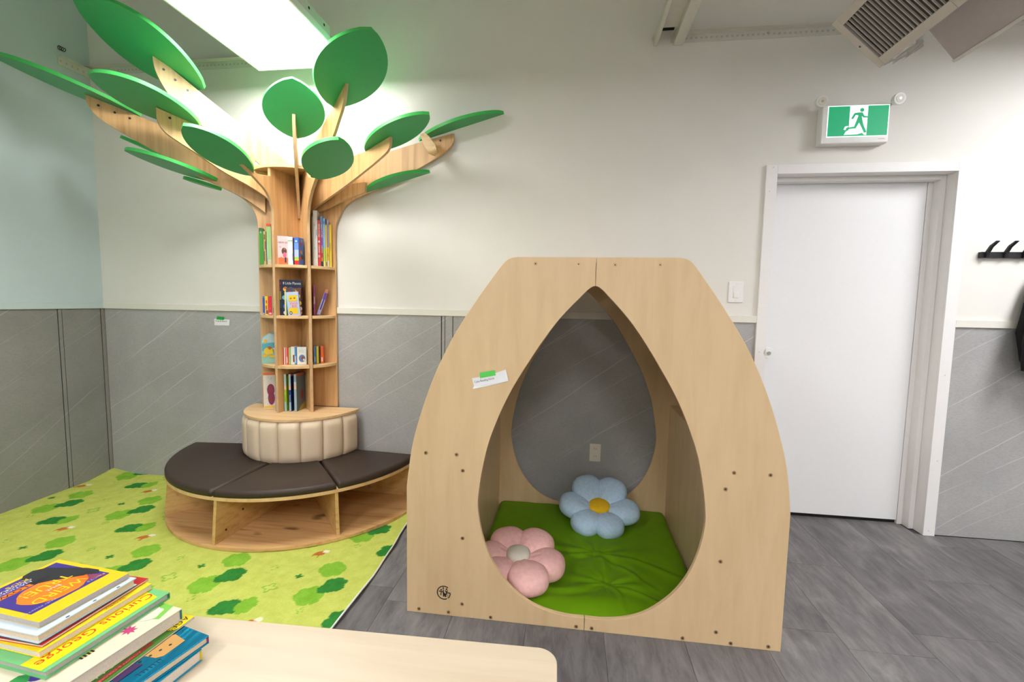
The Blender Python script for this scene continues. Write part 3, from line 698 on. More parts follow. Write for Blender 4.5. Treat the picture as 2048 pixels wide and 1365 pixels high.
# third row
t_ = thing('book', 'round-topped picture book with a yellow dog, third tree shelf', 'book', (1.40, -.17, .896), g3)
a_ = rad(299); en_ = Vector((cos(a_), sin(a_), 0)); et_ = Vector((-sin(a_), cos(a_), 0)); O_ = Vector((1.3674, -.1914, .8965)); w_, h_ = .0762, .198
arc = [(w_, 0), (w_, h_-.012)] + [(w_-w_*sin(pi/2*i/10)*1.0, h_-.05+.05*cos(pi/2*i/10)) for i in range(0, 11)] + [(0, 0)]
P_ = [O_+et_*x+Vector((0, 0, z)) for x, z in arc]
MB().prism(P_, -en_*.018).build('cover', ink(G(150, 205, 190)), t_)
q3 = (t_, O_, et_, Vector((0, 0, 1)), en_, w_, h_)
MB().prism([O_+et_*x+Vector((0, 0, z))+en_*.0001 for x, z in [(.002, .135), (w_-.002, .135), (w_-.002, .185), (.045, .192), (.010, .165)]], en_*.0004).build('picture', ink(G(195, 220, 225)), t_)
MB().prism([O_+et_*x+Vector((0, 0, z))+en_*.0001 for x, z in [(.002, .08), (w_-.002, .08), (w_-.002, .134), (.002, .125)]], en_*.0004).build('picture', ink(G(90, 175, 195)), t_)
for cx, cz, rx, rz, c_ in ((.30, .73, .010, .012, G(245, 195, 60)), (.55, .40, .030, .024, G(245, 205, 50)), (.25, .25, .016, .010, G(240, 190, 40)), (.75, .22, .018, .010, G(240, 200, 60)), (.62, .50, .013, .010, G(190, 75, 40)), (.92, .42, .008, .016, G(225, 215, 200))):
    ell(*q3, cx, cz, rx, rz, c_, lift=.0012)
book('thin dark purple and green spine at the right of the left bay, third shelf', 299, 1.4776, -.2161, .896, .0080, .1, .114, G(60, 35, 60), marks=[(0, .3, 0, 1, G(120, 160, 70))], group=g3)
for lb, w_, d_, h_, x_, y_, c_, mk in [
 ('small red board book, leftmost of the centre bay, third shelf', .0150, .03, .108, 1.5155, -.2073, G(215, 40, 35), [(.3, .6, .3, .5, G(240, 180, 160))]),
 ('small white board book with a red stripe, centre bay, third shelf', .0131, .061, .108, 1.5311, -.2045, W1, [(.55, .95, 0, 1, G(225, 70, 40))]),
 ('small orange-red board book with white marks, centre bay, third shelf', .0150, .099, .109, 1.5447, -.2021, G(228, 75, 45), [(.2, .5, .1, .45, G(250, 220, 205)), (0, .15, 0, 1, W1)]),
 ('small green-edged board book in the centre bay, third shelf', .0109, .1, .109, 1.5610, -.1992, G(150, 200, 80), [(0, .25, 0, 1, W1)]),
 ('wide white board book with a brown dot, centre bay, third shelf', .0238, .1, .114, 1.5724, -.1972, W1, [(.6, .97, .15, .55, G(120, 50, 40))]),
 ('small blue spine of a board book in the centre bay, third shelf', .0116, .1, .109, 1.5938, -.1884, G(75, 150, 215), [(.3, .7, .1, .5, G(210, 225, 240))])]:
    book(lb, 280, x_, y_, .896, w_, d_, h_, c_, marks=mk, group=g3)
q = book('white board book with a round blue picture on its cover, third shelf', 286, 1.6100, -.1890, .896, .0560, .013, .113, W1, cover=True, group=g3)
ell(*q, .55, .36, .020, .024, G(95, 130, 180)); ell(*q, .62, .38, .010, .012, G(150, 80, 45), lift=.0012); ell(*q, .75, .28, .006, .007, G(230, 225, 215), lift=.0014)
for zz in (.82, .72): MB().obox(q[1]+q[2]*.012+q[3]*.113*zz+q[4]*.0008, q[2]*.03, q[4]*.0003, q[3]*.002).build('print', ink(G(170, 190, 205)), q[0])
for lb, w_, d_, h_, x_, y_, c_, mk in [
 ('small blue board book, leftmost of the right bay, third shelf', .0141, .1, .111, 1.6830, -.1183, G(70, 130, 190), [(.2, .7, .1, .4, G(150, 190, 220)), (0, .12, 0, 1, W1)]),
 ('small yellow board book in the right bay, third shelf', .0181, .086, .112, 1.6944, -.1071, G(250, 225, 30), [(.72, 1, 0, 1, G(30, 25, 25))]),
 ('small orange board book, rightmost on the third tree shelf', .0182, .069, .114, 1.7137, -.0922, G(232, 95, 40), [(.2, .7, .1, .35, G(250, 225, 205))])]:
    book(lb, 296, x_, y_, .896, w_, d_, h_, c_, marks=mk, group=g3)
# lowest row (stands on the round top)
q = book('white dotted picture book with a maroon shape, lowest tree shelf', 299, 1.3767, -.1977, .595, .0690, .02, .244, G(232, 226, 215), cover=True, group=g4, marks=[(0, 1, .92, 1, G(232, 125, 60)), (.05, 1, .02, .10, G(240, 200, 90))])
ell(*q, .62, .52, .022, .040, G(150, 55, 80)); ell(*q, .66, .30, .020, .045, G(140, 50, 75), lift=.0010)
random.seed(3)
for i in range(26):
    ell(*q, random.uniform(.06, .95), random.uniform(.12, .90), .0009, .003, G(110, 105, 110), nm='print', lift=.0006, n=5)
book('thin lilac book beside the maroon-shape book, lowest tree shelf', 299, 1.4784, -.2271, .595, .0091, .1, .144, G(165, 150, 205), marks=[(0, 1, 0, .3, G(135, 160, 195))], group=g4)
def colsp(lb, x_, y_, w_, d_, c_, mk, sidecol):
    q = book(lb, 276, x_, y_, .595, w_, d_, .240, c_, marks=mk, group=g4)
    t_, O_, T_, U_, E_, w2, h2 = q
    MB().obox(O_+T_*(w2+.0001), -E_*d_, T_*.0004, U_*h2).build('side_cover', ink(sidecol), t_)
    MB().obox(O_+T_*(w2+.0006), -E_*d_, T_*.0003, U_*-0+U_*.012).build('print', ink(sidecol), t_) if False else None
    MB().obox(O_+T_*(w2+.0006)+U_*(h2-.014), -E_*d_, T_*.0003, U_*.014).build('side_band', ink(G(200, 95, 45)), t_)
    return q
q = colsp('lime green picture book in the centre bay, lowest tree shelf', 1.5311, -.2120, .0140, .0836, G(175, 210, 60), [(0, 1, .70, 1, G(185, 215, 225)), (0, 1, .58, .70, G(245, 200, 175)), (0, 1, 0, .25, G(150, 200, 200))], G(160, 205, 30))
text('title', 'Elephants', .011, q[1]+q[2]*.007+q[3]*.085+q[4]*.001, -q[3], q[2], ink(G(60, 100, 40)), q[0])
q = colsp('navy blue picture book in the centre bay, lowest tree shelf', 1.5612, -.2089, .0136, .13, G(35, 75, 160), [(0, 1, .70, 1, G(190, 215, 225)), (0, 1, .58, .70, G(245, 200, 175)), (0, 1, 0, .25, G(160, 195, 220))], G(22, 32, 85))
text('title', 'Elephants', .011, q[1]+q[2]*.007+q[3]*.085+q[4]*.001, -q[3], q[2], ink(W1), q[0])
q = colsp('grey-blue picture book with a red figure, lowest tree shelf', 1.5942, -.2054, .0162, .1143, G(160, 190, 205), [(0, 1, .60, .72, G(245, 200, 175)), (0, 1, .72, .80, G(210, 225, 230))], G(105, 120, 130))
t_, O_, T_, U_, E_, w_, h_ = q
P = [O_+T_*(w_+.0008)-E_*(.07+.016*cos(2*pi*i/14))+U_*(.10+.035*sin(2*pi*i/14)) for i in range(14)]; MB().prism(P, T_*.0003).build('picture', ink(G(150, 70, 60)), t_)
P = [O_+T_*(w_+.0008)-E_*e+U_*z for e, z in ((.02, .0), (.113, .0), (.113, .045), (.06, .03))]; MB().prism(P, T_*.0003).build('picture', ink(G(190, 175, 90)), t_)

# ================================================================== PLAYHOUSE
PX0, PW, PYF = 2.679, 1.492, -1.1075
ph_ = thing('play_house', 'arched birch plywood play house with a teardrop opening', 'play house', (3.425, -.58, 0))
XC = PX0+PW/2
outer = [(0, 0), (.0, .30), (.0, .55), (.022, .713), (.058, .851), (.107, .993), (.166, 1.125), (.222, 1.225), (.300, 1.344), (.366, 1.436)]
out_c = cr(outer[2:], 4)
outL = [(0, 0)] + out_c + cr([(.366, 1.436), (.392, 1.470), (.415, 1.488), (.445, 1.494)], 3)[1:] + [(.744, 1.494)]
inn = [(.746, 1.386), (.733, 1.382), (.715, 1.368), (.693, 1.345), (.617, 1.262), (.544, 1.160), (.470, 1.040), (.423, .955), (.382, .863), (.344, .757), (.321, .656), (.306, .560), (.302, .480), (.320, .372), (.356, .272), (.414, .184), (.497, .110), (.578, .072), (.668, .055), (.744, .054)]
inL = cr([(a, b) for a, b in inn], 4)
def halfpanel(y, th, innr, name, sgn, top=1.494):
    pts = [(a, b) for a, b in outL] + [(min(a, .7452), b) for a, b in innr] + [(.7452, 0)]
    P = [(XC+sgn*(.7455-a), y, b) for a, b in pts]
    return MB().prism(P, (0, th, 0), 0, 1).build(name, [M['birch'], M['birch_edge']], ph_, bevel=.0025, seg=2, angle=50)
fr = halfpanel(PYF, .018, inL, 'front_panel', 1); fl2 = halfpanel(PYF, .018, inL, 'front_panel', -1)
YB = -.055
inb = [(a+.045*(1 if b > .9 else 1)*0, b) for a, b in inL]
for sgn in (1, -1): halfpanel(YB-.018, .018, inL, 'back_panel', sgn)
for sgn in (1, -1):
    xs = XC+sgn*.515
    MB().box(min(xs, xs+sgn*.016), max(xs, xs+sgn*.016), PYF+.018, YB-.018, 0, .70).build('side_panel', M['birch_in'], ph_)
    MB().box(min(xs, XC+sgn*.714), max(xs, XC+sgn*.714), PYF+.018, YB-.018, .70, .716).build('side_ledge', M['birch_in'], ph_)
    # curved outer skin following the outline
    vs = []; ol = [(a, b) for a, b in out_c if b >= .54]
    sk = MB(); top = [(.0, .0)] + ol + [(.385, 1.455)]
    k = len(top)
    A = [(XC-sgn*(.7455-a-.002), b) for a, b in top]; B = [(XC-sgn*(.7455-a-.012), b-.004 if b > .6 else b) for a, b in top]
    for lst in (A, B):
        for x, z in lst: vs.append((x, PYF+.018, z)); vs.append((x, YB-.018, z))
    fs = []
    for i in range(k-1):
        fs.append((2*i, 2*i+1, 2*i+3, 2*i+2)); fs.append((2*k+2*i, 2*k+2*i+2, 2*k+2*i+3, 2*k+2*i+1))
    for i in (0, k-1): fs.append((2*i, 2*k+2*i, 2*k+2*i+1, 2*i+1))
    sk.add(vs, fs).build('curved_side', M['birch_in'], ph_)
MB().box(XC-.33, XC+.33, PYF+.018, YB-.018, 1.455, 1.475).build('roof_board', M['birch_in'], ph_)
MB().box(XC-.515, XC+.515, PYF+.018, YB-.018, .006, .018).build('floor_board', M['birch_in'], ph_)
for x, z in [(3.196, 1.468), (3.359, 1.467), (3.495, 1.466), (3.658, 1.467), (2.762, .697), (2.891, .697), (2.918, .632), (2.919, .345), (2.919, .058), (2.733, .017), (2.861, .016), (3.041, .013), (3.393, .013), (3.455, .013), (3.808, .013), (3.988, .013), (4.125, .016), (3.931, .053), (3.932, .341), (3.935, .628), (3.962, .694), (4.091, .694)]:
    MB().cyl((x, PYF+.0005, z), (0, -1, 0), .0075, .0018, 14).cyl((x, PYF-.0013, z), (0, -1, 0), .003, .0006, 6, mi=1).build('bolt', [M['brass'], M['bolt']], ph_)
# burnt-in emblem at the lower left of the front
LG = MB(); Lx, Lz, Lr = 2.8413, .1000, .0285; yl = PYF-.0003
def seg2(p, q, w=.0040):
    p = Vector((p[0], 0, p[1])); q = Vector((q[0], 0, q[1])); d = (q-p); n = Vector((-d.z, 0, d.x)).normalized()*w/2
    P = [Vector((Lx, yl, Lz))+v for v in (p-n, q-n, q+n, p+n)]; LG.prism(P, (0, -.0006, 0))
def dot2(x, z, r): LG.cyl((Lx+x, yl, Lz+z), (0, -1, 0), r, .0006, 14)
prev = None
for i in range(31):
    a = rad(52+i*(245/30)); p = (Lr*cos(a), Lr*sin(a))
    if prev: seg2(prev, p)
    prev = p
seg2((.0105, .0015), (.0275, .0005)); seg2((.0275, .0005), (.026, -.010)); seg2((.026, -.010), (.0195, -.0225))
for x, z in ((-.012, .0115), (-.003, .020), (.011, .0165)): dot2(x, z, .0036)
seg2((-.022, .0055), (-.004, .003)); seg2((-.012, .006), (-.013, -.013)); seg2((-.003, .014), (-.002, .002)); seg2((-.003, .002), (.0065, -.009)); seg2((-.003, .002), (-.0015, -.018)); seg2((-.0015, -.006), (.0075, -.018)); seg2((.0075, -.018), (.009, -.006))
seg2((.0055, .0105), (.0105, .003)); seg2((.016, .011), (.0105, .003)); seg2((.0105, .003), (.010, -.008)); seg2((.010, -.004), (.005, -.006))
LG.build('emblem', ink((.008, .006, .006)), fl2)
text('emblem_lettering', 'CONCEPTS', .0075, (Lx+.0155, PYF-.0009, Lz-.0115), (0, 0, -1), (1, 0, 0), ink((.02, .015, .01)), fl2, squash=.68)

# note on the play house
nt_ = thing('paper_note', 'white paper note with green tape on the play house front', 'note', (3.03, PYF, 1.01), 'paper notes held by green tape')
NP = [(2.952, 1.014), (2.9605, .983), (2.957, .972), (3.0, .981), (3.06, .996), (3.099, 1.010), (3.0945, 1.032), (3.088, 1.055), (3.05, 1.040), (3.0, 1.024)]
MB().prism([(x, PYF-.001-(.004 if x > 3.08 or z < .975 else 0), z) for x, z in NP], (0, -.0006, 0)).build('paper', M['paper'], nt_)
MB().prism([(2.983, PYF-.003, 1.038), (2.985, PYF-.003, 1.016), (3.048, PYF-.003, 1.030), (3.044, PYF-.003, 1.051)], (0, -.0008, 0)).build('tape', M['tape'], nt_)
text('handwriting', 'Cube Reading Nook', .0125, (3.002, PYF-.0030, 1.0085), (cos(.24), 0, sin(.24)), (-sin(.24), 0, cos(.24)), M['ink'], nt_, squash=.8)
nt2 = thing('paper_note', 'white paper note with green tape on the grey wall panel', 'note', (.94, -PT, 1.14), 'paper notes held by green tape')
MB().prism([(.880, -.006, 1.167), (.880, -.005, 1.122), (.9935, -.007, 1.122), (.999, -.008, 1.164)], (0, -.0006, 0)).build('paper', M['paper'], nt2)
MB().prism([(.905, -.0085, 1.184), (.899, -.0085, 1.163), (.957, -.0085, 1.161), (.958, -.0085, 1.182)], (0, -.0006, 0)).build('tape', ink((.01, .42, .05)), nt2)
text('handwriting', 'Tree & Bench', .016, (.935, -.0092, 1.152), (1, 0, 0), (0, 0, 1), M['ink'], nt2)

# green mat inside
NXm, NYm = 150, 150
mx0, mx1, my0, my1 = XC-.510, XC+.510, PYF+.020, YB-.024
vs = []; fs = []
tufts = [(3.50, -.60), (3.53, -.86)]
def mh(x, y):
    z = .052
    ex = min(x-mx0, mx1-x); ey = min(y-my0, my1-y)
    z *= 1-.55*math.exp(-ex/.012)
    z -= .016*math.exp(-(y-my0)/.03)
    z += .010*math.exp(-((y-my0-.10)/.06)**2)
    for k, (tx, ty) in enumerate(tufts):
        dx, dy = x-tx, y-ty; r = math.hypot(dx, dy)+1e-5; a = math.atan2(dy, dx)
        z -= .014*math.exp(-(r/.035)**2)
        wv = sin(a*7+k*1.3+2.2*sin(a*2.0))+.5*sin(a*13+k)
        z += .0055*wv*math.exp(-r/.16)*(1-math.exp(-(r/.03)**2))
    # long ridges radiating towards the front and to the right
    for (px, py, qx, qy, h, wd) in ((3.50, -.60, 3.95, -.78, .010, .018), (3.50, -.60, 3.02, -.52, .007, .016), (3.53, -.86, 3.86, -1.06, .010, .016), (3.53, -.86, 3.12, -1.0, .009, .018), (3.50, -.6, 3.53, -.86, .009, .022), (3.50, -.58, 3.35, -.34, .006, .02), (3.52, -.86, 3.62, -1.06, .008, .014), (3.5, -.6, 3.3, -.66, .007, .014), (3.5, -.66, 3.8, -.9, .007, .014)):
        vx, vy = qx-px, qy-py; L = math.hypot(vx, vy); t = ((x-px)*vx+(y-py)*vy)/L/L
        if -.1 < t < 1.05:
            bend = .02*sin(t*5); s = ((x-px)*(-vy)+(y-py)*vx)/L-bend
            z += h*math.exp(-(s/wd)**2)*max(0, 1-abs(t-.4)/.68)-.6*h*math.exp(-((s-wd*1.7)/wd)**2)*max(0, 1-abs(t-.4)/.68)
    z += .0012*sin(x*40+3*sin(y*9))*sin(y*23+x*5)
    return max(z, .022)
for i in range(NXm+1):
    for j in range(NYm+1):
        x = mx0+(mx1-mx0)*i/NXm; y = my0+(my1-my0)*j/NYm; vs.append((x, y, mh(x, y)))
for i in range(NXm):
    for j in range(NYm): a = i*(NYm+1)+j; fs.append((a, a+NYm+1, a+NYm+2, a+1))
n0 = len(vs)
ring = [i*(NYm+1) for i in range(NXm+1)] + [NXm*(NYm+1)+j for j in range(1, NYm+1)] + [i*(NYm+1)+NYm for i in range(NXm-1, -1, -1)] + [j for j in range(NYm-1, 0, -1)]
for k in ring: vs.append((vs[k][0], vs[k][1], .0185))
for k in range(len(ring)): k2 = (k+1) % len(ring); fs.append((ring[k], n0+k, n0+k2, ring[k2]))
fs.append(tuple(n0+k for k in range(len(ring)))[::-1])
mt = MB().add(vs, fs).build('floor_mat', M['mat'], smooth=True); tag(mt, 'wrinkled bright green cloth mat on the play house floor', 'mat')

# flower cushions
def flower(name, label, c, tilt_dir, tilt, spec, mat, cmat, thick=.055, rc=.06):
    t = thing(name, label, 'cushion', c, 'flower-shaped plush cushions')
    ax = Vector((cos(tilt_dir), sin(tilt_dir), 0)); Tm = Matrix.Translation(c) @ Matrix.Rotation(tilt, 4, ax)
    def sg(v, e): return (abs(v)**e)*(1 if v >= 0 else -1)
    def blob(name, Lm, rx, ry, rz, m, cxo=0, seam=True):
        nu, nv = 44, 24; V = []; F = []
        for i in range(nv+1):
            th = pi*i/nv
            for j in range(nu):
                a = 2*pi*j/nu; sx = sg(sin(th), .70)
                x = rx*sx*sg(cos(a), .90); y = ry*sx*sg(sin(a), .80); z = rz*sg(cos(th), .85)
                if seam:
                    q = max(0, -x/rx); y *= 1-.62*q**1.3; z *= 1-.30*q
                    z *= 1+.09*q*sin(8*y/ry*2); z -= .008*math.exp(-((x+rx*.55)/.02)**2)*0
                V.append(Tm @ (Lm @ Vector((cxo+x, y, z))))
        for i in range(nv):
            for j in range(nu): F.append((i*nu+j, (i+1)*nu+j, (i+1)*nu+(j+1) % nu, i*nu+(j+1) % nu))
        me = mesh(name, V, F)
        bm = bmesh.new(); bm.from_mesh(me); bmesh.ops.remove_doubles(bm, verts=bm.verts, dist=1e-5); bmesh.ops.recalc_face_normals(bm, faces=bm.faces); bm.to_mesh(me); bm.free()
        return link(name, me, m, t, smooth=True)
    for ang, lift, sx_, sy_, zo in spec:
        Lm = Matrix.Rotation(rad(ang), 4, 'Z') @ Matrix.Translation((.024, 0, zo)) @ Matrix.Rotation(-rad(lift), 4, 'Y')
        blob('petal', Lm, sx_, sy_, thick, mat, sx_*.98)
    blob('flower_centre', Matrix.Translation((0, 0, thick*.62)), rc, rc, thick*.50, cmat, 0, False)
    return t
flower('flower_cushion', 'light blue flower cushion with a yellow centre, propped at the back', Vector((3.528, -.285, .125)), 0, rad(12),
       [(118, 27, .108, .100, .0), (57, 27, .104, .098, .002), (-4, 8, .104, .088, -.003), (176, 10, .106, .092, -.002), (-66, -2, .088, .084, -.006), (-128, -2, .092, .086, -.004)], M['blue'], M['yellow_p'])
flower('flower_cushion', 'pink flower cushion with a cream centre near the opening', Vector((3.125, -.855, .115)), rad(10), rad(4),
       [(118, 10, .095, .094, .0), (58, 10, .098, .096, .002), (-4, 4, .098, .088, -.003), (176, 4, .088, .085, -.002), (-66, 4, .104, .094, .004), (-128, 2, .088, .082, -.004)], M['pink'], M['cream_p'], thick=.058, rc=.056)

# ================================================================== CARPET
def inside_cloud(x, y, cx, cy, w, h, lob):
    x, y = (x-cx)/w*2, (y-cy)/h*2
    for (a, b, r) in lob:
        if (x-a)**2+(y-b)**2 < r*r: return True
    return False
LOB = [(-.45, -.1, .52), (.4, .1, .55), (0, .45, .5), (0, -.45, .48), (-.1, 0, .6), (.55, -.35, .35), (-.6, .35, .3)]
LOB2 = [(-.5, -.35, .48), (.1, .35, .55), (.55, -.1, .42), (0, -.2, .5), (-.45, .3, .4), (.6, .45, .3)]
STAR = [(0, .5, .34), (0, -.5, .34), (.5, 0, .34), (-.5, 0, .34), (0, 0, .35)]
BASE = (.48, .53, .105); LT = (.20, .42, .035); DK = (.03, .19, .03); OR_ = (.45, .14, .03); WH = (.75, .70, .5)
cell = [(LT, 0, -.890, .135, .140, LOB), (LT, 0, -1.093, .135, .150, LOB), (DK, .068, -1.012, .118, .145, LOB2), (DK, -.127, -.965, .050, .045, STAR),
        (DK, -.295, -1.219, .135, .125, LOB2), (LT, -.225, -1.193, .085, .125, LOB)]
outl = [(-.205, -1.067, .068, .066), (-.285, -.919, .032, .042), (.02, -1.188, .034, .038)]
import itertools
def carpet_col(x, y):
    c = BASE
    # periodic cell, period 0.5105 in x and 0.5175 in y, anchored at (1.202, .)
    for col, cx, cy, w_, h_, lob in cell:
        dx = (x-1.202-cx+.255) % .5105-.255; dy = (y-cy+.259) % .5175-.259
        if abs(dx) < w_*.62 and abs(dy) < h_*.62 and inside_cloud(dx, dy, 0, 0, w_, h_, lob): c = col
    for cx, cy, w_, h_ in outl:
        dx = (x-1.202-cx+.255) % .5105-.255; dy = (y-cy+.259) % .5175-.259
        if abs(dx) < w_ and abs(dy) < h_:
            r = math.hypot(dx/w_*2, dy/h_*2); a = math.atan2(dy, dx); rr = .72+.25*cos(4*a)
            if abs(r-rr) < .15: c = (.22, .40, .05)
    dx = (x-1.202+.135+.255) % .5105-.255; dy = (y+.770+.259) % .5175-.259
    if abs(dx) < .045 and abs(dy) < .05:   # little brown and white animal print
        if (dx/.028)**2+((dy-dx*.3)/.020)**2 < 1: c = OR_
        if ((dx-.022)/.018)**2+((dy-.022)/.013)**2 < 1: c = WH
        if -.030 < dx < -.022 and -.035 < dy < .0 or .002 < dx < .009 and -.036 < dy < 0: c = OR_
    return c
cx0, cx1, cy0, cy1 = .004, 2.425, -2.55, -.006
nx, ny = 400, 420
def cxy(i, j):
    u = i/nx; v = j/ny; y = cy0+(cy1-cy0)*v; x = cx0+(cx1-cx0)*u
    if u > .9: x += (u-.9)*10*(.012*sin(y*5.5+.6)+.010*math.exp(-((y+.62)/.10)**2)-.0)
    z = .010+.0012*sin(x*7+y*3)*sin(y*6)
    if u > .93: z += (u-.93)/.07*(.010*max(0, sin(y*7.5+3.6))+.012*math.exp(-((y+.60)/.14)**2))
    if u < .10 and v > .93: z += .030*((.10-u)/.10)**1.5*((v-.93)/.07)   # lifted corner
    if v > .985: z += .004
    return x, y, z
vs = [cxy(i, j) for i in range(nx+1) for j in range(ny+1)]
fs = [(i*(ny+1)+j, (i+1)*(ny+1)+j, (i+1)*(ny+1)+j+1, i*(ny+1)+j+1) for i in range(nx) for j in range(ny)]
me = mesh('play_carpet', vs, fs)
ca = me.color_attributes.new('print', 'FLOAT_COLOR', 'POINT')
buf = []
for x, y, z in vs: buf.extend((*carpet_col(x, y), 1))
ca.data.foreach_set('color', buf)
cp = thing('play_carpet', 'lime green carpet printed with trees, filling the left floor', 'carpet', (1.2, -1.2, 0))
link('pile', me, M['carpet'], cp, smooth=True)
MB().tube([tuple(Vector(cxy(nx, j))+Vector((.001, 0, -.003))) for j in range(0, ny+1, 3)], .0042, 6).build('edge_binding', M['piping'], cp, smooth=True)
MB().tube([tuple(Vector(cxy(i, ny))+Vector((0, 0, -.003))) for i in range(0, nx+1, 4)], .003, 6).build('edge_binding', M['piping'], cp, smooth=True)
MB().box(.02, 2.40, -2.5, -.02, .0005, .006).build('backing', M['piping'], cp)

# ================================================================== TABLE AND BOOK STACK
tb = thing('low_table', 'light maple table at the front with a stack of books', 'table', (2.6, -2.25, 0))
TZ = .50
def rrect(x0, x1, y0, y1, r, k=6):
    P = []
    for cx, cy, a in ((x1-r, y1-r, 0), (x0+r, y1-r, 90), (x0+r, y0+r, 180), (x1-r, y0+r, 270)):
        for i in range(k+1): t_ = rad(a+90*i/k); P.append((cx+r*cos(t_), cy+r*sin(t_)))
    return P
Rz = Matrix.Rotation(rad(1.8), 2)
top = []
for x, y in rrect(1.55, 3.328, -2.62, -1.846, .045, 8):
    v = Rz @ Vector((x-3.305, y+1.8482)); top.append((v.x+3.305, v.y-1.8482, TZ-.025))
MB().prism(top, (0, 0, .025)).build('table_top', M['table'], tb, bevel=.003, seg=3)
ap = MB(); ap.box(1.66, 3.22, -1.97, -1.95, .40, .475); ap.box(1.66, 3.22, -2.56, -2.54, .40, .475); ap.box(1.66, 1.68, -2.54, -1.97, .40, .475); ap.box(3.20, 3.22, -2.54, -1.97, .40, .475)
ap.build('apron', M['table'], tb)
for x, y in ((1.67, -1.98), (3.21, -1.98), (1.67, -2.53), (3.21, -2.53)):
    MB().cyl((x, y, .013 if x < 2.4 else .001), (0, 0, 1), .018, .46, 16, r2=.024).build('leg', M['table'], tb, smooth=False)

def sbook(label, R, ang, w, l, z1, z0, cov, pages, hard=.0025, spine_far=None, over=.003):
    """stacked book: R right far corner, U runs towards the camera (w), V leftwards (l)"""
    a = rad(ang); U = Vector((cos(a), sin(a), 0)); V = Vector((cos(a-pi/2), sin(a-pi/2), 0))
    t = thing('book', label, 'book', (R[0], R[1], z0), 'stack of picture books on the low table')
    O = Vector((R[0], R[1], z0)); Z = Vector((0, 0, 1)); h = z1-z0
    c = MB(); c.obox(O, U*w, V*l, Z*hard); c.obox(O+Z*(h-hard), U*w, V*l, Z*hard)
    if spine_far is not None: c.obox(O+Z*hard, U*hard, V*l, Z*(h-2*hard), 1)
    c.build('cover', [ink(cov, .3), ink(spine_far if spine_far else cov, .3)], t, bevel=.0006, seg=1)
    e = over
    MB().obox(O+U*(hard if spine_far else e)+V*e+Z*hard, U*(w-e-(hard if spine_far else e)), V*(l-2*e), Z*(h-2*hard)).build('pages', pages, t)
    def P(u, v, dz=.0003): return O+U*(w*u)+V*(l*v)+Z*(h+dz)
    def poly(name, pts, col, dz=.0003):
        MB().prism([P(u, v, dz) for u, v in pts], Z*.0002).build(name, ink(col, .3), t)
    def tx(s, size, u, v, col, dz=.001, sq=1.0, rot=0):
        X = (U*cos(rot)+V*sin(rot)); Y = (-V*cos(rot)+U*sin(rot))
        me_ = txt_mesh(s, size); me_.materials.clear(); Z_ = X.cross(Y); p = P(u, v, dz)
        me_.transform(Matrix(((X.x*sq, Y.x, Z_.x, p.x), (X.y*sq, Y.y, Z_.y, p.y), (X.z*sq, Y.z, Z_.z, p.z), (0, 0, 0, 1))))
        return link('lettering', me_, ink(col, .3), t)
    return t, P, poly, tx
PG = plain('pages_grey', (.42, .39, .36), .8, var=.12, scale=500); PGB = plain('pages_beige', (.62, .50, .36), .8, var=.1, scale=500)
PGC = plain('pages_cream', (.66, .57, .47), .8, var=.1, scale=500)
def circ(cu, cv, ru, rv, n=28, wob=0): return [(cu+ru*cos(2*pi*i/n)*(1+wob*sin(i*2.3)), cv+rv*sin(2*pi*i/n)*(1+wob*sin(i*1.7))) for i in range(n)]
t_, P, poly, tx = sbook('yellow and purple paperback with an orange blob, top of the table stack', (2.3024, -1.9543), -95.6, .175, .225, .655, .6425, G(255, 205, 5), PG, hard=.0006, over=.0005)
poly('picture', [(.07, .19), (.93, .19), (.93, .95), (.07, .95)], G(62, 42, 140))
poly('picture', [(u, v) for u, v in circ(.50, .45, .34, .24, wob=.03)], G(255, 130, 15), .0006)
poly('picture', [(.52, .70), (.93, .70), (.93, .765), (.48, .765)], G(255, 130, 15), .0006)
poly('picture', [(.10, .30), (.22, .42), (.40, .62), (.52, .72), (.50, .90), (.42, .98), (.30, 1.0), (.20, .93), (.14, .75), (.06, .52), (.05, .36)], G(38, 34, 42), .0009)
for k_ in range(7): poly('picture', [(.10+.012*k_, .20+.030*k_), (.30, .27+.024*k_), (.30, .275+.024*k_), (.10+.012*k_, .208+.030*k_)], G(235, 105, 40), .0012)
tx('WEIRD', .035, .52, .355, G(255, 215, 30), .0013, .9); tx('but', .015, .50, .45, G(255, 250, 240), .0015, 1.3); tx('TRUE!', .037, .50, .555, G(255, 215, 30), .0013, .9)
tx('HALLOWEEN', .017, .69, .733, G(30, 20, 15), .0015, 1.25)
tx('NATIONAL', .010, .68, .80, G(235, 235, 245), .0012, 1.5); tx('GEOGRAPHIC', .010, .70, .84, G(235, 235, 245), .0012, 1.5); tx('KiDS', .014, .56, .875, G(255, 215, 30), .0012, 1.4)
tx('FACTS', .008, .20, .235, G(225, 225, 240), .0012, 1.6); tx('AND PHOTOS', .006, .82, .235, G(225, 225, 240), .0012, 1.6)
t_, P, poly, tx = sbook('white hardcover with a teal back, second from the top of the stack', (2.3175, -1.9501), -94, .196, .25, .642, .6225, G(212, 226, 236), PGB, hard=.003, over=.004)
MB().obox(Vector((2.3175, -1.9501, .6215)), Vector((cos(rad(-94)), sin(rad(-94)), 0))*.196, Vector((cos(rad(-184)), sin(rad(-184)), 0))*.25, Vector((0, 0, .0028))).build('back_cover', ink(G(40, 85, 95)), t_)
poly('picture', circ(.20, .015, .02, .010, 8), G(90, 110, 130)); poly('picture', circ(.45, .02, .02, .010, 8), G(80, 100, 120)); poly('picture', circ(.72, .015, .02, .010, 8), G(60, 70, 90))
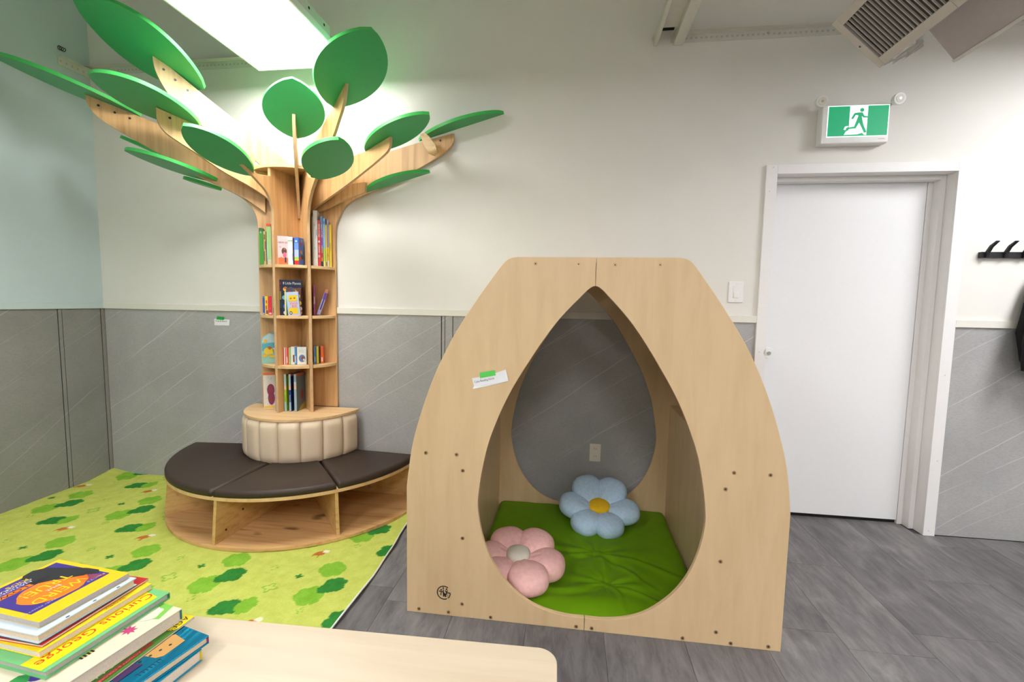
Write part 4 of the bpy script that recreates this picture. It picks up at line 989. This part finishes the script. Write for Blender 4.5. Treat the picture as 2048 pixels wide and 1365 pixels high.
t_, P, poly, tx = sbook('thin red paperback under the white hardcover in the stack', (2.3181, -1.9196), -91.9, .225, .26, .6212, .6160, G(205, 12, 28), PGC, hard=.0008, over=.001)
tx('GEORGE', .010, .50, .03, G(250, 190, 90), .0008, 1.8)
t_, P, poly, tx = sbook('thin yellow paperback above the green hardcover in the stack', (2.3361, -1.9288), -94.9, .226, .27, .6155, .6015, G(250, 222, 20), PGC, hard=.0018, over=.0012)
tx('STORY', .009, .35, .03, G(220, 50, 30), .0008, 1.6)
t_, P, poly, tx = sbook('green hardcover with a yellow Curious George band in the stack', (2.3881, -1.9322), -95.8, .249, .30, .6010, .5840, G(120, 200, 130), PG, hard=.0028, over=.005, spine_far=G(60, 150, 90))
poly('picture', [(.09, .035), (1.0, .035), (1.0, .215), (.05, .215)], G(252, 228, 0))
tx('Curious George', .031, .52, .118, G(215, 45, 10), .0008, 1.10)
t_, P, poly, tx = sbook('cream hardcover with bees and a pink leaf in the stack', (2.4447, -1.9586), -99, .270, .34, .5835, .5545, G(238, 226, 198), PGC, hard=.0028, over=.004, spine_far=G(20, 120, 125))
poly('picture', [(.0, .08), (.16, .04), (.22, .20), (.24, .34), (.0, .36)], G(130, 205, 80))
poly('picture', circ(.14, .14, .09, .06, 20, .12), G(225, 230, 205), .0006)
SP = []
for i in range(16):
    a = 2*pi*i/16; rr = 1.0 if i % 2 == 0 else .5; SP.append((.33+.055*rr*cos(a), .115+.050*rr*sin(a)))
poly('picture', SP, G(205, 60, 125), .0006)
for k_ in range(4): poly('picture', [(.565+.025*k_, .12), (.578+.025*k_, .12), (.578+.025*k_, .19), (.565+.025*k_, .19)], G(30, 25, 20), .0008)
poly('picture', circ(.60, .155, .05, .035, 14), G(245, 215, 120), .0004)
poly('picture', circ(.82, .23, .08, .07, 16, .05), G(75, 50, 150), .0004); poly('picture', circ(.92, .27, .06, .05, 12, .1), G(50, 150, 75), .0006)
t_, P, poly, tx = sbook('thin green paperback with a yellow AGES corner in the stack', (2.4627, -1.9437), -95, .26, .30, .5545, .5500, G(62, 120, 22), PGC, hard=.0007, over=.0005)
poly('picture', [(0, 0), (.16, 0), (.20, .03), (.22, .08), (.18, .16), (0, .20)], G(248, 218, 10))
tx('AGES', .020, .12, .045, G(25, 25, 20), .0008, 1.1)
poly('picture', [(.35, .03), (.92, .03), (.92, .065), (.35, .065)], G(140, 25, 20), .0006)
tx('ACTIVITY & COLORING', .008, .63, .047, G(220, 120, 110), .0010, 1.1)
tx('DINOSAURS', .036, .62, .13, G(235, 235, 225), .0008, .8)
t_, P, poly, tx = sbook('shiny teal hardcover with a purple spine low in the stack', (2.5390, -1.9877), -103, .26, .33, .5495, .5300, G(10, 135, 180), PGB, hard=.003, over=.004, spine_far=G(130, 30, 110))
fm = new_mat('teal_foil'); fm[2].inputs['Base Color'].default_value = (*[x*.9 for x in G(10, 140, 185)], 1); fm[2].inputs['Metallic'].default_value = .75; fm[2].inputs['Roughness'].default_value = .22
bump(fm[1], fm[2], noise(fm[1], coords(fm[1], (18, 3, 1)), 1.0, 2), .9, .01)
for ch in t_.children:
    if ch.name.startswith('cover'): ch.data.materials[0] = fm[0]
poly('picture', [(.12, .10), (.30, .09), (.34, .12), (.36, .20), (.95, .20), (.95, .33), (.30, .33), (.10, .22)], G(205, 155, 85), .0004)
for k_ in range(5): poly('picture', circ(.20+.07*k_, .15+.01*k_, .012, .009, 8), G(40, 35, 30), .0007)
poly('picture', [(.42, .14), (.62, .13), (.60, .19), (.44, .20)], G(60, 25, 85), .0008)
tx('LLLLLLL', .016, .42, .075, G(15, 60, 90), .0006, .9)
t_, P, poly, tx = sbook('thin teal and yellow book at the bottom of the stack', (2.5352, -2.0043), -99, .24, .33, .5290, .5010, G(20, 150, 185), PGC, hard=.0022, over=.004, spine_far=G(235, 205, 30))
MB().box(0, 0, 0, 0, 0, 0) if False else None

# ================================================================== WALL FITTINGS
es = thing('exit_sign', 'green running man exit sign above the white door', 'exit sign', (4.86, 0, 2.33))
MB().box(4.679, 5.021, -.058, -.001, 2.224, 2.432).build('housing', M['white'], es, bevel=.006, seg=3)
MB().box(4.7060, 5.0140, -.0610, -.0575, 2.2585, 2.4235).build('face_frame', M['sign_white'], es)
MB().box(4.7095, 5.0105, -.0618, -.0605, 2.2620, 2.4200).build('green_panel', M['sign_green'], es)
FX = lambda u, v: (4.7095+.301*u, -.0620, 2.2620+.158*v)
def sp(name, pts, mat, off=0): MB().prism([(p[0], p[1]-off, p[2]) for p in (FX(*q) for q in pts)], (0, -.0006, 0)).build(name, mat, es)
sp('door_symbol', [(.355, .99), (.655, .99), (.655, .02), (.615, .03), (.585, .10), (.50, .05), (.28, .04), (.31, .15), (.355, .20)], M['sign_white'])
gs = M['sign_green']
MB().cyl(FX(.555, .86), (0, -1, 0), .0105, .0010, 18).build('running_man_head', gs, es)
man = MB()
for pts in ([(.49, .78), (.565, .78), (.60, .66), (.66, .645), (.66, .60), (.585, .605), (.555, .66), (.575, .50), (.60, .34), (.655, .12), (.615, .09), (.56, .30), (.52, .44), (.47, .25), (.33, .23), (.33, .28), (.44, .31), (.475, .52), (.50, .68), (.455, .70), (.415, .56), (.38, .58), (.43, .76)],):
    man.prism([(p[0], p[1]-.0006, p[2]) for p in (FX(*q) for q in pts)], (0, -.0006, 0))
man.build('running_man', gs, es)
sp('door_symbol', [(.27, .22), (.29, .32), (.34, .34), (.34, .30), (.31, .27), (.30, .20)], M['sign_white'])
text('maker_mark', 'LUMACELL', .0075, (4.987, -.0585, 2.245), (1, 0, 0), (0, 0, 1), M['red'], es)
for x, s in ((4.664, -1), (5.046, 1)):
    h = MB(); h.cyl((x, -.055, 2.447), Vector((.05*s, -1, -.12)), .028, .030, 28, r2=.031); h.build('lamp_head', M['white'], es, bevel=.002)
    c_ = Vector((x, -.055, 2.447))+Vector((.05*s, -1, -.12)).normalized()*.0302
    MB().cyl(c_, Vector((.05*s, -1, -.12)), .020, .0015, 24).cyl(c_, Vector((.05*s, -1, -.12)), .006, .003, 12, mi=1).build('lens', [M['plate'], M['chrome']], es)
    MB().tube([(x, -.04, 2.447), (x-.006*s, -.03, 2.435), (x-.016*s, -.028, 2.425)], .007, 10).build('lamp_arm', M['white'], es)
sw = thing('light_switch', 'white rocker light switch left of the door frame', 'light switch', (4.30, 0, 1.40))
MB().box(4.2575, 4.3425, -.006, 0, 1.340, 1.464).build('cover_plate', M['white'], sw, bevel=.003, seg=2)
MB().box(4.2835, 4.3165, -.0075, -.005, 1.366, 1.438).build('rocker_frame', M['trim'], sw, bevel=.001)
MB().obox((4.2870, -.0075, 1.369), (.0265, 0, 0), (0, -.0035, 0), (0, 0, .033)).build('rocker', M['white'], sw, bevel=.001)
for z in (1.353, 1.451): MB().cyl((4.30, -.006, z), (0, -1, 0), .003, .001, 10).build('screw', M['plate'], sw)
ol = thing('power_outlet', 'ivory double power outlet seen through the play house', 'outlet', (3.51, 0, .376))
MB().box(3.475, 3.546, -PT-.006, -PT, .318, .434).build('cover_plate', M['plate'], ol, bevel=.003, seg=2)
for z in (.400, .352):
    P_ = [(3.5105+.017*cos(2*pi*i/20), -PT-.006, z+max(-.0135, min(.0135, .018*sin(2*pi*i/20)))) for i in range(20)]
    f_ = MB().prism(P_, (0, -.002, 0)).build('socket', M['plate'], ol)
    MB().box(3.503, 3.505, -PT-.0085, -PT-.008, z-.001, z+.007).box(3.516, 3.518, -PT-.0085, -PT-.008, z-.001, z+.006).build('slot', M['dark'], f_)
hk = thing('coat_rack', 'black metal wall hook rail right of the door', 'coat hooks', (5.75, 0, 1.62))
MB().box(5.560, 6.35, -.022, -.001, 1.608, 1.640).build('rail', M['black'], hk, bevel=.001)
for x in (5.585, 5.675, 5.765, 5.855, 5.945, 6.035):
    P_ = [(x-.008, -.022, 1.606), (x-.008, -.032, 1.606), (x-.008, -.036, 1.635), (x-.008, -.052, 1.662), (x-.008, -.088, 1.690), (x-.008, -.082, 1.694), (x-.008, -.044, 1.672), (x-.008, -.022, 1.642)]
    MB().prism(P_, (.016, 0, 0)).build('hook', M['black'], hk, bevel=.001, seg=1)
for x in (5.63, 5.72): MB().cyl((x, -.022, 1.624), (0, -1, 0), .004, .001, 10).build('screw', M['bolt'], hk)
# black coat hanging from the rail
def cloth(name, mat, parent, rows, nseg=28):
    V = []; F = []
    for (z, cx, cy, rx, ry, ph0) in rows:
        for i in range(nseg):
            a = 2*pi*i/nseg; k = 1+.10*sin(5*a+ph0)+.05*sin(9*a+ph0*2)
            V.append((cx+rx*k*cos(a), min(-.003, cy+ry*k*sin(a)), z))
    for r in range(len(rows)-1):
        for i in range(nseg): j = (i+1) % nseg; F.append((r*nseg+i, r*nseg+j, (r+1)*nseg+j, (r+1)*nseg+i))
    F.append(tuple(range(nseg))); F.append(tuple(range((len(rows)-1)*nseg, len(rows)*nseg))[::-1])
    return MB().add(V, F).build(name, mat, parent, smooth=True)
ct = thing('coat', 'black coat hanging at the right edge of the picture', 'coat', (5.95, -.1, 1.6))
cloth('body', M['cloth_black'], ct, [(1.66, 5.945, -.05, .02, .02, 0), (1.60, 5.95, -.06, .08, .04, .3), (1.50, 5.955, -.08, .15, .06, .6), (1.38, 5.96, -.09, .19, .075, .9), (1.20, 5.96, -.09, .215, .08, 1.3), (1.05, 5.965, -.09, .20, .08, 1.8), (.95, 5.97, -.09, .13, .07, 2.2)])
cloth('sleeve', M['cloth_black'], ct, [(1.40, 5.81, -.12, .04, .04, 0), (1.28, 5.785, -.13, .045, .045, .7), (1.15, 5.77, -.135, .045, .045, 1.1), (1.04, 5.765, -.135, .035, .04, 1.7), (1.00, 5.765, -.13, .03, .03, 1.7)])
MB().obox((5.705, -.15, 1.10), (.05, .0, .012), (0, -.01, 0), (-.004, 0, .022)).build('strap', M['cloth_black'], ct)
MB().obox((5.715, -.16, 1.035), (.045, .0, .0), (0, -.012, 0), (.012, 0, .045)).build('strap', M['cloth_black'], ct)

# hanging air grille and metal box near the ceiling
vt = thing('air_grille', 'tilted square air grille with louvres hanging at the upper right', 'air vent', (4.5, -.9, 2.4))
uu = Vector((.731, 0, -.683)); nn = Vector((-.682, 0, -.731)); yy = Vector((0, -1, 0)); O0 = Vector((4.383, -.700, 2.501)); WU, WY = .268, .43
fw = .036
f = MB(); f.obox(O0, uu*WU, yy*fw, -nn*.02); f.obox(O0+yy*(WY-fw), uu*WU, yy*fw, -nn*.02); f.obox(O0+yy*fw, uu*fw, yy*(WY-2*fw), -nn*.02); f.obox(O0+yy*fw+uu*(WU-fw), uu*fw, yy*(WY-2*fw), -nn*.02)
f.build('frame', M['duct'], vt, bevel=.002)
b_ = MB(); b_.obox(O0-nn*.022+uu*.015+yy*.015, uu*(WU-.03), yy*(WY-.03), -nn*.10); b_.build('plenum_box', M['duct'], vt)
MB().obox(O0-nn*.0205+uu*fw+yy*fw, uu*(WU-2*fw), yy*(WY-2*fw), -nn*.0012).build('dark_inside', ink((.05, .042, .034)), vt)
nsl = 18
for i in range(nsl):
    yv = fw+.016+(WY-2*fw-.02)*i/(nsl-1)
    MB().obox(O0+yy*(yv-.0)-nn*.002+uu*fw, uu*(WU-2*fw), yy*.0026, -nn*.007).build('louvre', M['duct'], vt)
MB().cyl(O0+uu*(WU*.55)+yy*.016+nn*.0, nn, .004, .0015, 8).build('screw', M['bolt'], vt)
bx = thing('metal_duct_box', 'plain mauve-grey metal box hanging behind the air grille', 'duct', (4.75, -1.1, 2.5))
C0 = Vector((4.862, -.700, 2.328)); u3 = Vector((-.643, 0, .766)); n3 = Vector((.766, 0, .643))
MB().obox(C0, u3*.40, yy*.95, n3*.14).build('casing', M['duct2'], bx, bevel=.003)
MB().obox(C0+u3*.002-n3*.002, u3*.012, yy*.95, -n3*.003).build('edge_flange', M['angle'], bx)
MB().cyl(C0+u3*.010+yy*.012-n3*.001, -n3, .004, .002, 8).build('screw', M['bolt'], bx)
MB().obox(C0+u3*.24+yy*.36-n3*.002, u3*.006, yy*.10, -n3*.004).build('latch', M['bolt'], bx)
# crumpled sheet between them
V = []; F = []; random.seed(5)
for i in range(13):
    for j in range(7):
        s, t2 = i/12, j/6
        p = Vector((4.600+.135*s, -.70+.02*sin(i*1.9)+.010*random.random(), 2.345+.055*s*(1-.5*t2)+.075*s*t2*1.0-.012*sin(s*pi)+.006*random.random()-.01))
        V.append(p)
for i in range(12):
    for j in range(6): a = i*7+j; F.append((a, a+7, a+8, a+1))
ob = MB().add(V, F).build('plastic_sheet', M['sheet']); tag(ob, 'crumpled white sheet poking out between the grille and the box', 'plastic sheet')
sm = ob.modifiers.new('s', 'SOLIDIFY'); sm.thickness = .0015
